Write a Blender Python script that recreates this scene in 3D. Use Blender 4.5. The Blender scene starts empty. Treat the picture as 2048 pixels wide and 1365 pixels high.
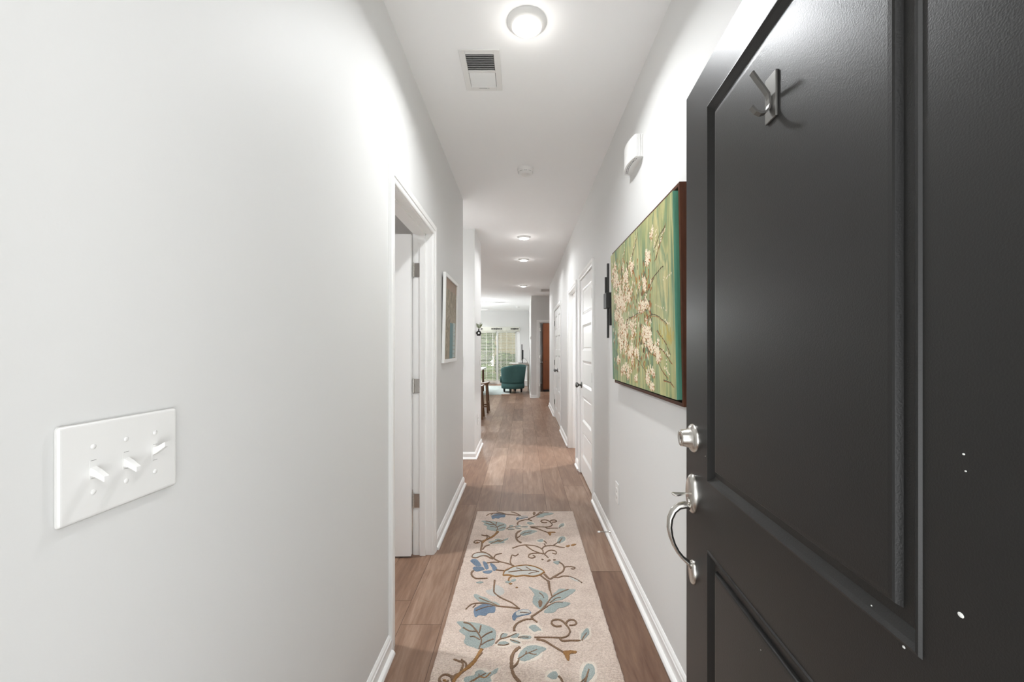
import bpy, bmesh, math, random
from mathutils import Vector, Matrix
PI = math.pi
sc = bpy.context.scene
C = bpy.data.collections.new('place'); sc.collection.children.link(C)

# ---------------------------------------------------------------- constants of the place (metres)
H = 1.314          # eye height
CEIL = 2.76
XL, XR = -0.579, 0.614   # corridor wall faces
F = 815.0

# ---------------------------------------------------------------- helpers
class MB:
    """collects shapes and links them as ONE mesh object"""
    def __init__(s): s.v = []; s.f = []; s.m = []; s.sm = []
    def add(s, verts, faces, mi=0, smooth=False, mat=None):
        o = len(s.v)
        for p in verts:
            p = Vector(p)
            s.v.append(mat @ p if mat else p)
        for f in faces:
            s.f.append([i + o for i in f]); s.m.append(mi); s.sm.append(smooth)
        return s
    def box(s, x0, x1, y0, y1, z0, z1, mi=0, mat=None):
        v = [(x0,y0,z0),(x1,y0,z0),(x1,y1,z0),(x0,y1,z0),(x0,y0,z1),(x1,y0,z1),(x1,y1,z1),(x0,y1,z1)]
        f = [(0,3,2,1),(4,5,6,7),(0,1,5,4),(1,2,6,5),(2,3,7,6),(3,0,4,7)]
        return s.add(v, f, mi, False, mat)
    def bbox(s, x0, x1, y0, y1, z0, z1, b=0.003, mi=0, mat=None, seg=2):
        """bevelled box"""
        bm = bmesh.new()
        r = bmesh.ops.create_cube(bm, size=1)
        for v in bm.verts:
            v.co = Vector(((x0+x1)/2+v.co.x*(x1-x0), (y0+y1)/2+v.co.y*(y1-y0), (z0+z1)/2+v.co.z*(z1-z0)))
        bmesh.ops.bevel(bm, geom=bm.edges[:], offset=b, segments=seg, affect='EDGES', profile=.5)
        bm.verts.index_update()
        s.add([v.co.copy() for v in bm.verts], [[v.index for v in f.verts] for f in bm.faces], mi, False, mat)
        bm.free(); return s
    def lathe(s, prof, n=32, mi=0, mat=None, sx=1.0, sy=1.0, smooth=True, cap=True):
        """profile [(r,z)] turned around z"""
        v = []; f = []
        for r, z in prof:
            for k in range(n):
                a = 2*PI*k/n
                v.append((r*math.cos(a)*sx, r*math.sin(a)*sy, z))
        for i in range(len(prof)-1):
            for k in range(n):
                k2 = (k+1) % n
                f.append((i*n+k, i*n+k2, (i+1)*n+k2, (i+1)*n+k))
        s.add(v, f, mi, smooth, mat)
        if cap:
            if prof[0][0] > 1e-6: s.add(v[:n], [list(range(n))[::-1]], mi, False, mat)
            if prof[-1][0] > 1e-6: s.add(v[-n:], [list(range(n))], mi, False, mat)
        return s
    def tube(s, pts, rad, n=10, mi=0, mat=None, flat=1.0, up=None):
        pts = [Vector(p) for p in pts]
        rads = rad if isinstance(rad, (list, tuple)) else [rad]*len(pts)
        v = []; f = []
        ref = Vector(up) if up else None
        prev = None
        for i, p in enumerate(pts):
            t = (pts[min(i+1, len(pts)-1)] - pts[max(i-1, 0)]).normalized()
            if ref is None:
                r0 = Vector((0,0,1)) if abs(t.z) < .9 else Vector((1,0,0))
                if prev is None: a = t.cross(r0).normalized()
                else: a = (prev - t*prev.dot(t)).normalized()
                prev = a
            else:
                a = (ref - t*ref.dot(t)).normalized()
            b = t.cross(a)
            for k in range(n):
                an = 2*PI*k/n
                v.append(p + a*math.cos(an)*rads[i] + b*math.sin(an)*rads[i]*flat)
        for i in range(len(pts)-1):
            for k in range(n):
                k2 = (k+1) % n
                f.append((i*n+k, i*n+k2, (i+1)*n+k2, (i+1)*n+k))
        f.append(list(range(n))[::-1]); f.append([(len(pts)-1)*n+k for k in range(n)])
        return s.add(v, f, mi, True, mat)
    def prism(s, poly, axis, a0, a1, mi=0, mat=None):
        """extrude a 2D polygon along an axis: 'x': poly=(y,z), 'y': (x,z), 'z': (x,y)"""
        def P(u, w, t):
            return {'x': (t,u,w), 'y': (u,t,w), 'z': (u,w,t)}[axis]
        n = len(poly)
        v = [P(u,w,a0) for u,w in poly] + [P(u,w,a1) for u,w in poly]
        f = [(k, (k+1)%n, n+(k+1)%n, n+k) for k in range(n)] + [list(range(n))[::-1], list(range(n, 2*n))]
        return s.add(v, f, mi, False, mat)
    def build(s, name, mats, parent=None, weld=False):
        me = bpy.data.meshes.new(name)
        me.from_pydata([tuple(p) for p in s.v], [], s.f)
        mats = mats if isinstance(mats, (list, tuple)) else [mats]
        for m in mats: me.materials.append(m)
        me.polygons.foreach_set('material_index', s.m)
        me.polygons.foreach_set('use_smooth', s.sm)
        bm = bmesh.new(); bm.from_mesh(me)
        if weld: bmesh.ops.remove_doubles(bm, verts=bm.verts, dist=1e-5)
        bmesh.ops.recalc_face_normals(bm, faces=bm.faces)
        bm.to_mesh(me); bm.free(); me.update()
        o = bpy.data.objects.new(name, me); C.objects.link(o)
        if parent: o.parent = parent
        return o

def tag(o, label=None, cat=None, group=None, kind=None):
    if label: o['label'] = label
    if cat: o['category'] = cat
    if group: o['group'] = group
    if kind: o['kind'] = kind
    return o
def empty(name, loc=(0,0,0), rot=(0,0,0)):
    o = bpy.data.objects.new(name, None); C.objects.link(o)
    o.empty_display_size = .1
    o.location = loc; o.rotation_euler = rot
    return o
def thing(name, label, cat, loc=(0,0,0), rot=(0,0,0), group=None):
    return tag(empty(name, loc, rot), label, cat, group)
def struct(name, mb, mat, label, cat, weld=False):
    o = mb.build(name, mat, None, weld) if isinstance(mb, MB) else mb
    return tag(o, label, cat, None, 'structure')
def copy_tree(o, parent=None):
    c = o.copy(); C.objects.link(c)
    if parent: c.parent = parent
    for ch in [k for k in C.objects if k.parent == o]:
        copy_tree(ch, c)
    return c

# ---------------------------------------------------------------- materials
def newmat(name):
    m = bpy.data.materials.new(name); m.use_nodes = True
    nt = m.node_tree; b = nt.nodes['Principled BSDF']
    return m, nt, b
def N(nt, t, **k):
    n = nt.nodes.new(t)
    for a, v in k.items(): setattr(n, a, v)
    return n
def pmat(name, col, rough=.5, metal=0.0, bump=0.0, bscale=200.0, var=0.0, vscale=8.0, spec=.5, detail=3, stretch=None, emit=None, coat=0.0):
    """plain procedural material: base colour with slight noise variation and a noise bump"""
    m, nt, b = newmat(name)
    b.inputs['Roughness'].default_value = rough
    b.inputs['Metallic'].default_value = metal
    b.inputs['Specular IOR Level'].default_value = spec
    b.inputs['Coat Weight'].default_value = coat
    tc = N(nt, 'ShaderNodeTexCoord'); mp = N(nt, 'ShaderNodeMapping')
    nt.links.new(tc.outputs['Object'], mp.inputs[0])
    if stretch: mp.inputs['Scale'].default_value = stretch
    nz = N(nt, 'ShaderNodeTexNoise'); nz.inputs['Scale'].default_value = vscale; nz.inputs['Detail'].default_value = detail
    nt.links.new(mp.outputs[0], nz.inputs['Vector'])
    mx = N(nt, 'ShaderNodeMix', data_type='RGBA')
    c = list(col)
    mx.inputs[6].default_value = [max(0, x*(1-var)) for x in c] + [1]
    mx.inputs[7].default_value = [min(1, x*(1+var)) for x in c] + [1]
    nt.links.new(nz.outputs[0], mx.inputs[0]); nt.links.new(mx.outputs[2], b.inputs['Base Color'])
    if bump:
        n2 = N(nt, 'ShaderNodeTexNoise'); n2.inputs['Scale'].default_value = bscale; n2.inputs['Detail'].default_value = 2
        nt.links.new(mp.outputs[0], n2.inputs['Vector'])
        bp = N(nt, 'ShaderNodeBump'); bp.inputs['Strength'].default_value = bump; bp.inputs['Distance'].default_value = .002
        nt.links.new(n2.outputs[0], bp.inputs['Height']); nt.links.new(bp.outputs[0], b.inputs['Normal'])
    if emit:
        b.inputs['Emission Color'].default_value = (*emit[0], 1); b.inputs['Emission Strength'].default_value = emit[1]
    return m
def ramp(nt, stops, interp='LINEAR'):
    r = N(nt, 'ShaderNodeValToRGB'); r.color_ramp.interpolation = interp
    e = r.color_ramp.elements
    while len(e) < len(stops): e.new(.5)
    for k, (p, c) in enumerate(stops):
        e[k].position = p; e[k].color = (*c, 1)
    return r

M = {}
M['wall'] = pmat('wall_paint', (.695,.694,.685), .55, bump=.04, bscale=350, var=.006, vscale=3, spec=.3)
M['ceil'] = pmat('ceiling_paint', (.885,.885,.885), .8, bump=.05, bscale=300, var=.005, spec=.2)
M['trim'] = pmat('white_semigloss', (.86,.86,.85), .28, bump=.02, bscale=120, var=.004, vscale=5)
M['plastic'] = pmat('white_plastic', (.775,.77,.755), .32, var=.004)
M['slot'] = pmat('dark_slot', (.03,.03,.03), .6)
M['door'] = pmat('black_door_paint', (.009,.0087,.0083), .38, bump=.12, bscale=420, var=.12, vscale=6, spec=.38)
M['nickel'] = pmat('satin_nickel', (.60,.58,.545), .27, metal=1, var=.04, vscale=30, bump=.03, bscale=500)
M['pewter'] = pmat('dark_pewter', (.20,.195,.19), .3, metal=1, var=.1, vscale=40)
M['blackmetal'] = pmat('black_metal', (.028,.027,.026), .5, metal=.0, spec=.3, bump=.08, bscale=300, var=.1)
M['hookmetal'] = pmat('hook_grey_metal', (.17,.165,.155), .4, metal=.75, bump=.05, bscale=300, var=.1)
M['framewood'] = pmat('dark_walnut_frame', (.075,.024,.010), .5, spec=.25, bump=.1, bscale=120, var=.5, vscale=14, stretch=(6,1,1), detail=6)
M['stoolwood'] = pmat('brown_stool_wood', (.13,.062,.026), .35, bump=.1, bscale=100, var=.4, vscale=10, stretch=(1,1,.2), detail=6)
M['wardrobe'] = pmat('reddish_wardrobe_wood', (.17,.050,.014), .4, bump=.1, bscale=100, var=.35, vscale=6, stretch=(3,3,.4), detail=6)
M['teal'] = pmat('teal_upholstery', (.060,.135,.130), .85, bump=.4, bscale=500, var=.12, vscale=20, spec=.2)
M['seam'] = pmat('dark_seam', (.02,.06,.055), .8)
M['blackwood'] = pmat('black_wood_leg', (.012,.011,.010), .3, var=.1)
M['blind'] = pmat('white_blind_slat', (.88,.88,.83), .4, var=.01)
def _translucent(m, col, fac):
    nt = m.node_tree; b = nt.nodes['Principled BSDF']; out = [n for n in nt.nodes if n.type == 'OUTPUT_MATERIAL'][0]
    t = N(nt, 'ShaderNodeBsdfTranslucent'); t.inputs[0].default_value = (*col, 1); mx = N(nt, 'ShaderNodeMixShader'); mx.inputs[0].default_value = fac
    nt.links.new(b.outputs[0], mx.inputs[1]); nt.links.new(t.outputs[0], mx.inputs[2]); nt.links.new(mx.outputs[0], out.inputs[0])
_translucent(M['blind'], (.97,.97,.92), .6)
M['cord'] = pmat('white_cord', (.85,.85,.8), .7)
M['tv'] = pmat('black_tv_plastic', (.014,.014,.015), .25, var=.05)
M['desktop'] = pmat('greywash_wood', (.34,.30,.26), .5, bump=.1, bscale=80, var=.25, vscale=12, stretch=(1,.2,1), detail=5)
M['whitetable'] = pmat('white_table_laminate', (.85,.85,.84), .3, var=.01)
M['leaf'] = pmat('green_leaf', (.045,.135,.020), .5, var=.5, vscale=2.5, detail=4)
M['leaf2'] = pmat('pale_green_leaf', (.21,.38,.06), .5, var=.4, vscale=3, detail=4)
M['bark'] = pmat('bark', (.09,.065,.045), .8, bump=.4, bscale=60, var=.3)
M['sprig'] = pmat('dried_green_sprig', (.19,.24,.09), .6, var=.3, vscale=60)
M['grass'] = pmat('lawn_grass', (.12,.26,.04), .9, bump=.5, bscale=40, var=.4, vscale=20)
M['siding'] = pmat('tan_siding', (.78,.64,.44), .8, bump=.1, bscale=10, var=.08)
M['roof'] = pmat('grey_shingle', (.14,.13,.12), .9, bump=.3, bscale=50, var=.3)
M['island'] = pmat('grey_cabinet', (.45,.45,.44), .45, var=.02)
M['quartz'] = pmat('pale_counter_stone', (.72,.70,.67), .2, var=.08, vscale=50, detail=6)
M['concrete'] = pmat('porch_concrete', (.45,.44,.42), .85, bump=.3, bscale=80, var=.12, vscale=9)
M['mesh_dark'] = pmat('grille_shadow_dark', (.10,.10,.10), .7)
M['lens'] = pmat('lamp_lens', (.9,.9,.88), .4, emit=((1,.995,.985), 9.0))
M['redled'] = pmat('indicator_green', (.1,.5,.15), .4)

def floor_mat():
    m, nt, b = newmat('oak_vinyl_plank')
    at = N(nt, 'ShaderNodeAttribute', attribute_name='tone')
    tc = N(nt, 'ShaderNodeTexCoord')
    # shift the grain from plank to plank
    sh = N(nt, 'ShaderNodeVectorMath', operation='MULTIPLY'); sh.inputs[1].default_value = (3.1, 17.3, 0)
    nt.links.new(at.outputs['Color'], sh.inputs[0])
    ad = N(nt, 'ShaderNodeVectorMath', operation='ADD')
    nt.links.new(tc.outputs['Object'], ad.inputs[0]); nt.links.new(sh.outputs[0], ad.inputs[1])
    mp = N(nt, 'ShaderNodeMapping'); mp.inputs['Scale'].default_value = (1, .085, 1)
    nt.links.new(ad.outputs[0], mp.inputs[0])
    g = N(nt, 'ShaderNodeTexNoise'); g.inputs['Scale'].default_value = 55; g.inputs['Detail'].default_value = 8; g.inputs['Roughness'].default_value = .62; g.inputs['Distortion'].default_value = .6
    nt.links.new(mp.outputs[0], g.inputs['Vector'])
    mp2 = N(nt, 'ShaderNodeMapping'); mp2.inputs['Scale'].default_value = (1, .16, 1)
    nt.links.new(ad.outputs[0], mp2.inputs[0])
    w = N(nt, 'ShaderNodeTexNoise'); w.inputs['Scale'].default_value = 11; w.inputs['Detail'].default_value = 4; w.inputs['Distortion'].default_value = 1.6
    nt.links.new(mp2.outputs[0], w.inputs['Vector'])
    r1 = ramp(nt, [(.22,(.115,.056,.034)), (.5,(.215,.126,.082)), (.78,(.36,.245,.178))])
    mixf = N(nt, 'ShaderNodeMix', data_type='FLOAT'); mixf.inputs[0].default_value = .45
    nt.links.new(w.outputs[0], mixf.inputs[2]); nt.links.new(g.outputs[0], mixf.inputs[3])
    # plank tone offset
    sep = N(nt, 'ShaderNodeSeparateColor'); nt.links.new(at.outputs['Color'], sep.inputs[0])
    mul = N(nt, 'ShaderNodeMath', operation='MULTIPLY_ADD'); mul.inputs[1].default_value = .30; mul.inputs[2].default_value = -.15
    nt.links.new(sep.outputs[0], mul.inputs[0])
    adf = N(nt, 'ShaderNodeMath', operation='ADD')
    nt.links.new(mixf.outputs[0], adf.inputs[0]); nt.links.new(mul.outputs[0], adf.inputs[1])
    nt.links.new(adf.outputs[0], r1.inputs[0])
    nt.links.new(r1.outputs[0], b.inputs['Base Color'])
    b.inputs['Roughness'].default_value = .38
    b.inputs['Specular IOR Level'].default_value = .45
    bp = N(nt, 'ShaderNodeBump'); bp.inputs['Strength'].default_value = .12; bp.inputs['Distance'].default_value = .0015
    nt.links.new(g.outputs[0], bp.inputs['Height']); nt.links.new(bp.outputs[0], b.inputs['Normal'])
    return m
M['floor'] = floor_mat()
M['joint'] = pmat('plank_joint', (.085,.045,.028), .6)

def rug_mat(name, c1, c2, rows=True, bs=.9):
    m, nt, b = newmat(name)
    tc = N(nt, 'ShaderNodeTexCoord')
    n1 = N(nt, 'ShaderNodeTexNoise'); n1.inputs['Scale'].default_value = 330; n1.inputs['Detail'].default_value = 3
    mp = N(nt, 'ShaderNodeMapping'); mp.inputs['Scale'].default_value = (.45, 1, 1) if rows else (1,1,1)
    nt.links.new(tc.outputs['Object'], mp.inputs[0]); nt.links.new(mp.outputs[0], n1.inputs['Vector'])
    n2 = N(nt, 'ShaderNodeTexNoise'); n2.inputs['Scale'].default_value = 9; n2.inputs['Detail'].default_value = 3
    nt.links.new(tc.outputs['Object'], n2.inputs['Vector'])
    mx = N(nt, 'ShaderNodeMath', operation='MULTIPLY_ADD'); mx.inputs[1].default_value = .35
    nt.links.new(n2.outputs[0], mx.inputs[0]); nt.links.new(n1.outputs[0], mx.inputs[2])
    r = ramp(nt, [(.45, c1), (.85, c2)])
    nt.links.new(mx.outputs[0], r.inputs[0]); nt.links.new(r.outputs[0], b.inputs['Base Color'])
    b.inputs['Roughness'].default_value = .8
    b.inputs['Sheen Weight'].default_value = .15
    b.inputs['Specular IOR Level'].default_value = .25
    h = n1.outputs[0]
    if rows:
        wv = N(nt, 'ShaderNodeTexWave', wave_type='BANDS', bands_direction='Y'); wv.inputs['Scale'].default_value = 62; wv.inputs['Distortion'].default_value = 1.2; wv.inputs['Detail Scale'].default_value = 6
        nt.links.new(tc.outputs['Object'], wv.inputs['Vector'])
        am = N(nt, 'ShaderNodeMath', operation='MULTIPLY_ADD'); am.inputs[1].default_value = .45
        nt.links.new(wv.outputs[1], am.inputs[0]); nt.links.new(n1.outputs[0], am.inputs[2]); h = am.outputs[0]
    bp = N(nt, 'ShaderNodeBump'); bp.inputs['Strength'].default_value = bs; bp.inputs['Distance'].default_value = .004
    nt.links.new(h, bp.inputs['Height']); nt.links.new(bp.outputs[0], b.inputs['Normal'])
    return m
M['rug'] = rug_mat('beige_looped_wool', (.50,.375,.31), (.83,.70,.61))
M['rug_halo'] = rug_mat('cream_cut_pile', (.60,.50,.41), (.86,.77,.68), False)
M['rug_teal'] = rug_mat('greyed_teal_wool', (.19,.235,.23), (.45,.50,.475), False)
M['rug_pale'] = rug_mat('pale_grey_wool', (.40,.39,.37), (.68,.66,.62), False)
M['rug_blue'] = rug_mat('denim_blue_wool', (.065,.10,.155), (.22,.30,.40), False)
M['rug_brown'] = rug_mat('brown_wool_vine', (.10,.052,.025), (.31,.19,.115), False)
M['rug_gold'] = rug_mat('golden_brown_wool', (.19,.075,.015), (.42,.22,.07), False)
M['rug_green'] = rug_mat('living_room_rug_wool', (.36,.43,.42), (.66,.72,.70), True)

def canvas_mat(name, stops, sc1, bands=True):
    m, nt, b = newmat(name)
    tc = N(nt, 'ShaderNodeTexCoord')
    mp = N(nt, 'ShaderNodeMapping'); mp.inputs['Scale'].default_value = (1, 1, .16)
    nt.links.new(tc.outputs['Object'], mp.inputs[0])
    n1 = N(nt, 'ShaderNodeTexNoise'); n1.inputs['Scale'].default_value = sc1; n1.inputs['Detail'].default_value = 7; n1.inputs['Roughness'].default_value = .6; n1.inputs['Distortion'].default_value = .5
    nt.links.new(mp.outputs[0], n1.inputs['Vector'])
    r = ramp(nt, stops); nt.links.new(n1.outputs[0], r.inputs[0])
    mp2 = N(nt, 'ShaderNodeMapping'); mp2.inputs['Scale'].default_value = (1, 1, .05)
    nt.links.new(tc.outputs['Object'], mp2.inputs[0])
    n2 = N(nt, 'ShaderNodeTexNoise'); n2.inputs['Scale'].default_value = 60; n2.inputs['Detail'].default_value = 4
    nt.links.new(mp2.outputs[0], n2.inputs['Vector'])
    r2 = ramp(nt, [(.3,(.62,.60,.50)), (.7,(1.2,1.2,1.15))])
    nt.links.new(n2.outputs[0], r2.inputs[0])
    mx = N(nt, 'ShaderNodeMix', data_type='RGBA', blend_type='MULTIPLY'); mx.inputs[0].default_value = .7
    nt.links.new(r.outputs[0], mx.inputs[6]); nt.links.new(r2.outputs[0], mx.inputs[7])
    nt.links.new(mx.outputs[2], b.inputs['Base Color'])
    b.inputs['Roughness'].default_value = .55
    bp = N(nt, 'ShaderNodeBump'); bp.inputs['Strength'].default_value = .3; bp.inputs['Distance'].default_value = .002
    nt.links.new(n2.outputs[0], bp.inputs['Height']); nt.links.new(bp.outputs[0], b.inputs['Normal'])
    return m
M['canvas'] = canvas_mat('green_abstract_paint', [(.30,(.07,.16,.11)), (.40,(.17,.26,.14)), (.45,(.28,.33,.15)), (.51,(.46,.44,.21)), (.56,(.22,.30,.16)), (.62,(.54,.49,.25)), (.70,(.34,.33,.13)), (.8,(.20,.15,.05))], 8)
M['canvas_edge'] = canvas_mat('teal_canvas_edge', [(.3,(.10,.34,.26)), (.55,(.15,.42,.30)), (.8,(.30,.46,.27))], 6)
M['petal'] = pmat('cream_petal_paint', (.80,.69,.52), .6, var=.16, vscale=50, bump=.2)
M['rust'] = pmat('rust_petal_paint', (.36,.12,.02), .6, var=.4, vscale=40, bump=.2)
M['twig'] = pmat('brown_twig_paint', (.09,.055,.02), .6, var=.3, vscale=40)
M['ochre'] = pmat('ochre_paint', (.42,.34,.09), .6, var=.3, vscale=40)
def print_mat():
    m, nt, b = newmat('botanical_print')
    tc = N(nt, 'ShaderNodeTexCoord')
    mp = N(nt, 'ShaderNodeMapping'); mp.inputs['Scale'].default_value = (1, 1, .55)
    nt.links.new(tc.outputs['Object'], mp.inputs[0])
    n1 = N(nt, 'ShaderNodeTexNoise'); n1.inputs['Scale'].default_value = 9; n1.inputs['Detail'].default_value = 5; n1.inputs['Distortion'].default_value = 2.5
    nt.links.new(mp.outputs[0], n1.inputs['Vector'])
    r = ramp(nt, [(.35,(.10,.075,.035)), (.48,(.22,.165,.085)), (.55,(.33,.26,.17)), (.62,(.16,.12,.045)), (.75,(.40,.33,.25))])
    nt.links.new(n1.outputs[0], r.inputs[0]); nt.links.new(r.outputs[0], b.inputs['Base Color'])
    b.inputs['Roughness'].default_value = .45
    return m
M['print'] = print_mat()
M['refl_teal'] = pmat('painted_reflection_teal', (.05,.17,.185), .45, var=.7, vscale=12, stretch=(1,1,.1))  # curtain mirrored in the picture glass, painted as colour
M['refl_pale'] = pmat('painted_reflection_strips', (.40,.50,.50), .45, var=.05)  # blinds mirrored in the picture glass, painted as colour
M['print_tan'] = pmat('print_tan_top', (.27,.17,.10), .45, var=.15)
def glass_mat():
    m, nt, b = newmat('clear_pane')
    for n in list(nt.nodes):
        if n.type != 'OUTPUT_MATERIAL': nt.nodes.remove(n)
    out = [n for n in nt.nodes if n.type == 'OUTPUT_MATERIAL'][0]
    t = N(nt, 'ShaderNodeBsdfTransparent'); g = N(nt, 'ShaderNodeBsdfGlossy'); g.inputs['Roughness'].default_value = .02
    lw = N(nt, 'ShaderNodeFresnel'); lw.inputs[0].default_value = 1.45
    mx = N(nt, 'ShaderNodeMixShader')
    nt.links.new(lw.outputs[0], mx.inputs[0]); nt.links.new(t.outputs[0], mx.inputs[1]); nt.links.new(g.outputs[0], mx.inputs[2])
    nt.links.new(mx.outputs[0], out.inputs[0])
    return m
M['glass'] = glass_mat()

# ================================================================ camera
cam = bpy.data.cameras.new('camera'); co = bpy.data.objects.new('camera', cam); C.objects.link(co)
cam.sensor_width = 36; cam.lens = 36*F/2048; cam.clip_start = .03
cam.shift_x = -22/2048; cam.shift_y = 16.5/2048
co.location = (0, 0, H); co.rotation_euler = (PI/2, 0, 0)
sc.camera = co

# ================================================================ the shell
# openings: clear sizes
LD = (1.815, 2.60, 2.049)          # left bedroom door (y0,y1,ztop)
CD = (3.575, 4.345, 2.045)         # single closet door, right
BD = (4.70, 5.425, 2.045)          # cased opening, right
DD = (6.64, 7.885, 2.045)          # double closet doors, right
FD = (.430, 1.20, 2.045)           # bedroom door at the end (x0,x1)
SL = (-1.76, -.19, 2.02)           # glass slider (x0,x1)
J = .018
def wall_y(x0, x1, y0, y1, holes, name, label, z1=CEIL):
    """wall running along y with door holes"""
    mb = MB(); y = y0
    for a, b_, zt in holes:
        mb.box(x0, x1, y, a-J, 0, z1); mb.box(x0, x1, a-J, b_+J, zt+J, z1); y = b_+J
    mb.box(x0, x1, y, y1, 0, z1)
    return struct(name, mb, M['wall'], label, 'wall')
def wall_x(y0, y1, x0, x1, holes, name, label, z1=CEIL):
    mb = MB(); x = x0
    for a, b_, zt in holes:
        mb.box(x, a-J, y0, y1, 0, z1); mb.box(a-J, b_+J, y0, y1, zt+J, z1); x = b_+J
    mb.box(x, x1, y0, y1, 0, z1)
    return struct(name, mb, M['wall'], label, 'wall')
T = .115
wall_y(XL-T, XL, .27, 3.93, [LD], 'wall_left', 'pale grey left corridor wall with the triple switch')
wall_x(3.93-T, 3.93, -3.0, XL-T, [], 'wall_side_hall', 'pale grey wall of the side hall')
wall_x(.12, .27, -3.6, -.505, [], 'wall_front_left', 'exterior wall left of the front door')
wall_x(.12, .27, .445, 2.2, [], 'wall_front_right', 'exterior wall right of the front door')
mb = MB(); mb.box(-.505, .445, .12, .27, 2.075, CEIL); struct('wall_front_top', mb, M['wall'], 'wall above the front door', 'wall')
mb = MB(); mb.box(-3.0, XL, 4.88, 5.62, 0, CEIL); struct('wall_kitchen', mb, M['wall'], 'pale grey wall block between side hall and kitchen', 'wall')
wall_y(-3.115, -3.0, 3.93-T, 5.62, [], 'wall_side_hall_end', 'end wall of the side hall')
wall_y(-3.715, -3.6, .12, 3.93, [], 'wall_bedroom_left', 'outer wall of the left bedroom')
wall_x(3.93-T, 3.93, -3.6, -3.0, [], 'wall_bedroom_back', 'back wall of the left bedroom')
wall_y(XR, XR+T, .27, 9.45, [CD, BD, DD], 'wall_right', 'pale grey right corridor wall with the painting')
wall_x(9.45-T, 9.45, XR+T, 1.9, [], 'wall_alcove_near', 'near wall of the end alcove')
wall_y(1.9, 2.0, 9.45-T, 11.0, [], 'wall_alcove_right', 'right wall of the end alcove')
wall_x(11.0, 11.0+T, .334, 2.0, [FD], 'wall_end', 'grey wall with the far bedroom door')
wall_y(.219, .334, 11.0, 15.4, [], 'wall_living_right', 'right wall of the living room')
wall_x(15.4, 15.55, -4.3, 3.4, [SL], 'wall_back', 'pale grey back wall around the glass slider')
wall_y(-4.415, -4.3, 5.62, 15.55, [], 'wall_living_left', 'left wall of the living room')
wall_x(5.5, 5.62, -4.415, -3.0, [], 'wall_kitchen_front', 'front wall of the kitchen')
wall_y(3.4, 3.5, 11.0, 15.55, [], 'wall_far_bedroom_right', 'right wall of the far bedroom')
wall_x(11.0, 11.0+T, 2.0, 3.5, [], 'wall_far_bedroom_front', 'front wall of the far bedroom')
wall_x(4.38, 4.46, XR+T, 2.3, [], 'wall_bath_near', 'near wall of the bathroom')
wall_x(6.0, 6.08, XR+T, 2.3, [], 'wall_bath_far', 'far wall of the bathroom')
wall_y(2.3, 2.4, .27, 9.45, [], 'wall_bath_right', 'outer wall right of the corridor rooms')
mb = MB(); mb.box(-4.5, 3.6, .12, 15.55, CEIL, CEIL+.12); struct('ceiling', mb, M['ceil'], 'flat white ceiling', 'ceiling')

# plank floor: every plank a face with its own tone
def planks():
    W, L = .1945, 1.5
    offs = {-3:.444, -2:.93, -1:1.47, 0:.69, 1:.107, 2:.909}
    rnd = random.Random(5)
    v = []; f = []; tone = []; mi = []
    g = .0011
    X0, X1, Y0, Y1 = -4.45, 3.5, .12, 15.55
    for c in range(math.floor(X0/W), math.ceil(X1/W)):
        a, b = max(c*W, X0), min((c+1)*W, X1)
        o = offs.get(c, rnd.random()*L)
        k = -1
        while True:
            y0, y1 = o + k*L, o + (k+1)*L
            k += 1
            if y0 > Y1: break
            y0, y1 = max(y0, Y0), min(y1, Y1)
            if y1 - y0 < .003: continue
            t = rnd.random()
            for (p, q, r, s, z, m_) in ((a+g, b-g, y0+g, y1-g, 0, 0),):
                i = len(v); v += [(p,r,z),(q,r,z),(q,s,z),(p,s,z)]; f.append((i,i+1,i+2,i+3)); tone.append(t); mi.append(m_)
    i = len(v); z = -.0012
    v += [(X0,Y0,z),(X1,Y0,z),(X1,Y1,z),(X0,Y1,z)]; f.append((i,i+1,i+2,i+3)); tone.append(.5); mi.append(1)
    v2 = [(X0,Y0,-.12),(X1,Y0,-.12),(X1,Y1,-.12),(X0,Y1,-.12)]
    i2 = len(v); v += v2
    for k in range(4):
        f.append((i+k, i+(k+1)%4, i2+(k+1)%4, i2+k)); tone.append(.5); mi.append(1)
    f.append((i2+3,i2+2,i2+1,i2)); tone.append(.5); mi.append(1)
    me = bpy.data.meshes.new('floor'); me.from_pydata(v, [], f)
    me.materials.append(M['floor']); me.materials.append(M['joint'])
    me.polygons.foreach_set('material_index', mi)
    at = me.color_attributes.new('tone', 'FLOAT_COLOR', 'CORNER')
    li = 0; rr = random.Random(2)
    for p in me.polygons:
        t2 = rr.random()
        for l in p.loop_indices: at.data[l].color = (tone[p.index], t2, tone[p.index], 1)
    o = bpy.data.objects.new('floor', me); C.objects.link(o)
    return tag(o, 'brown oak-look vinyl plank floor', 'floor', None, 'structure')
planks()

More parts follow.
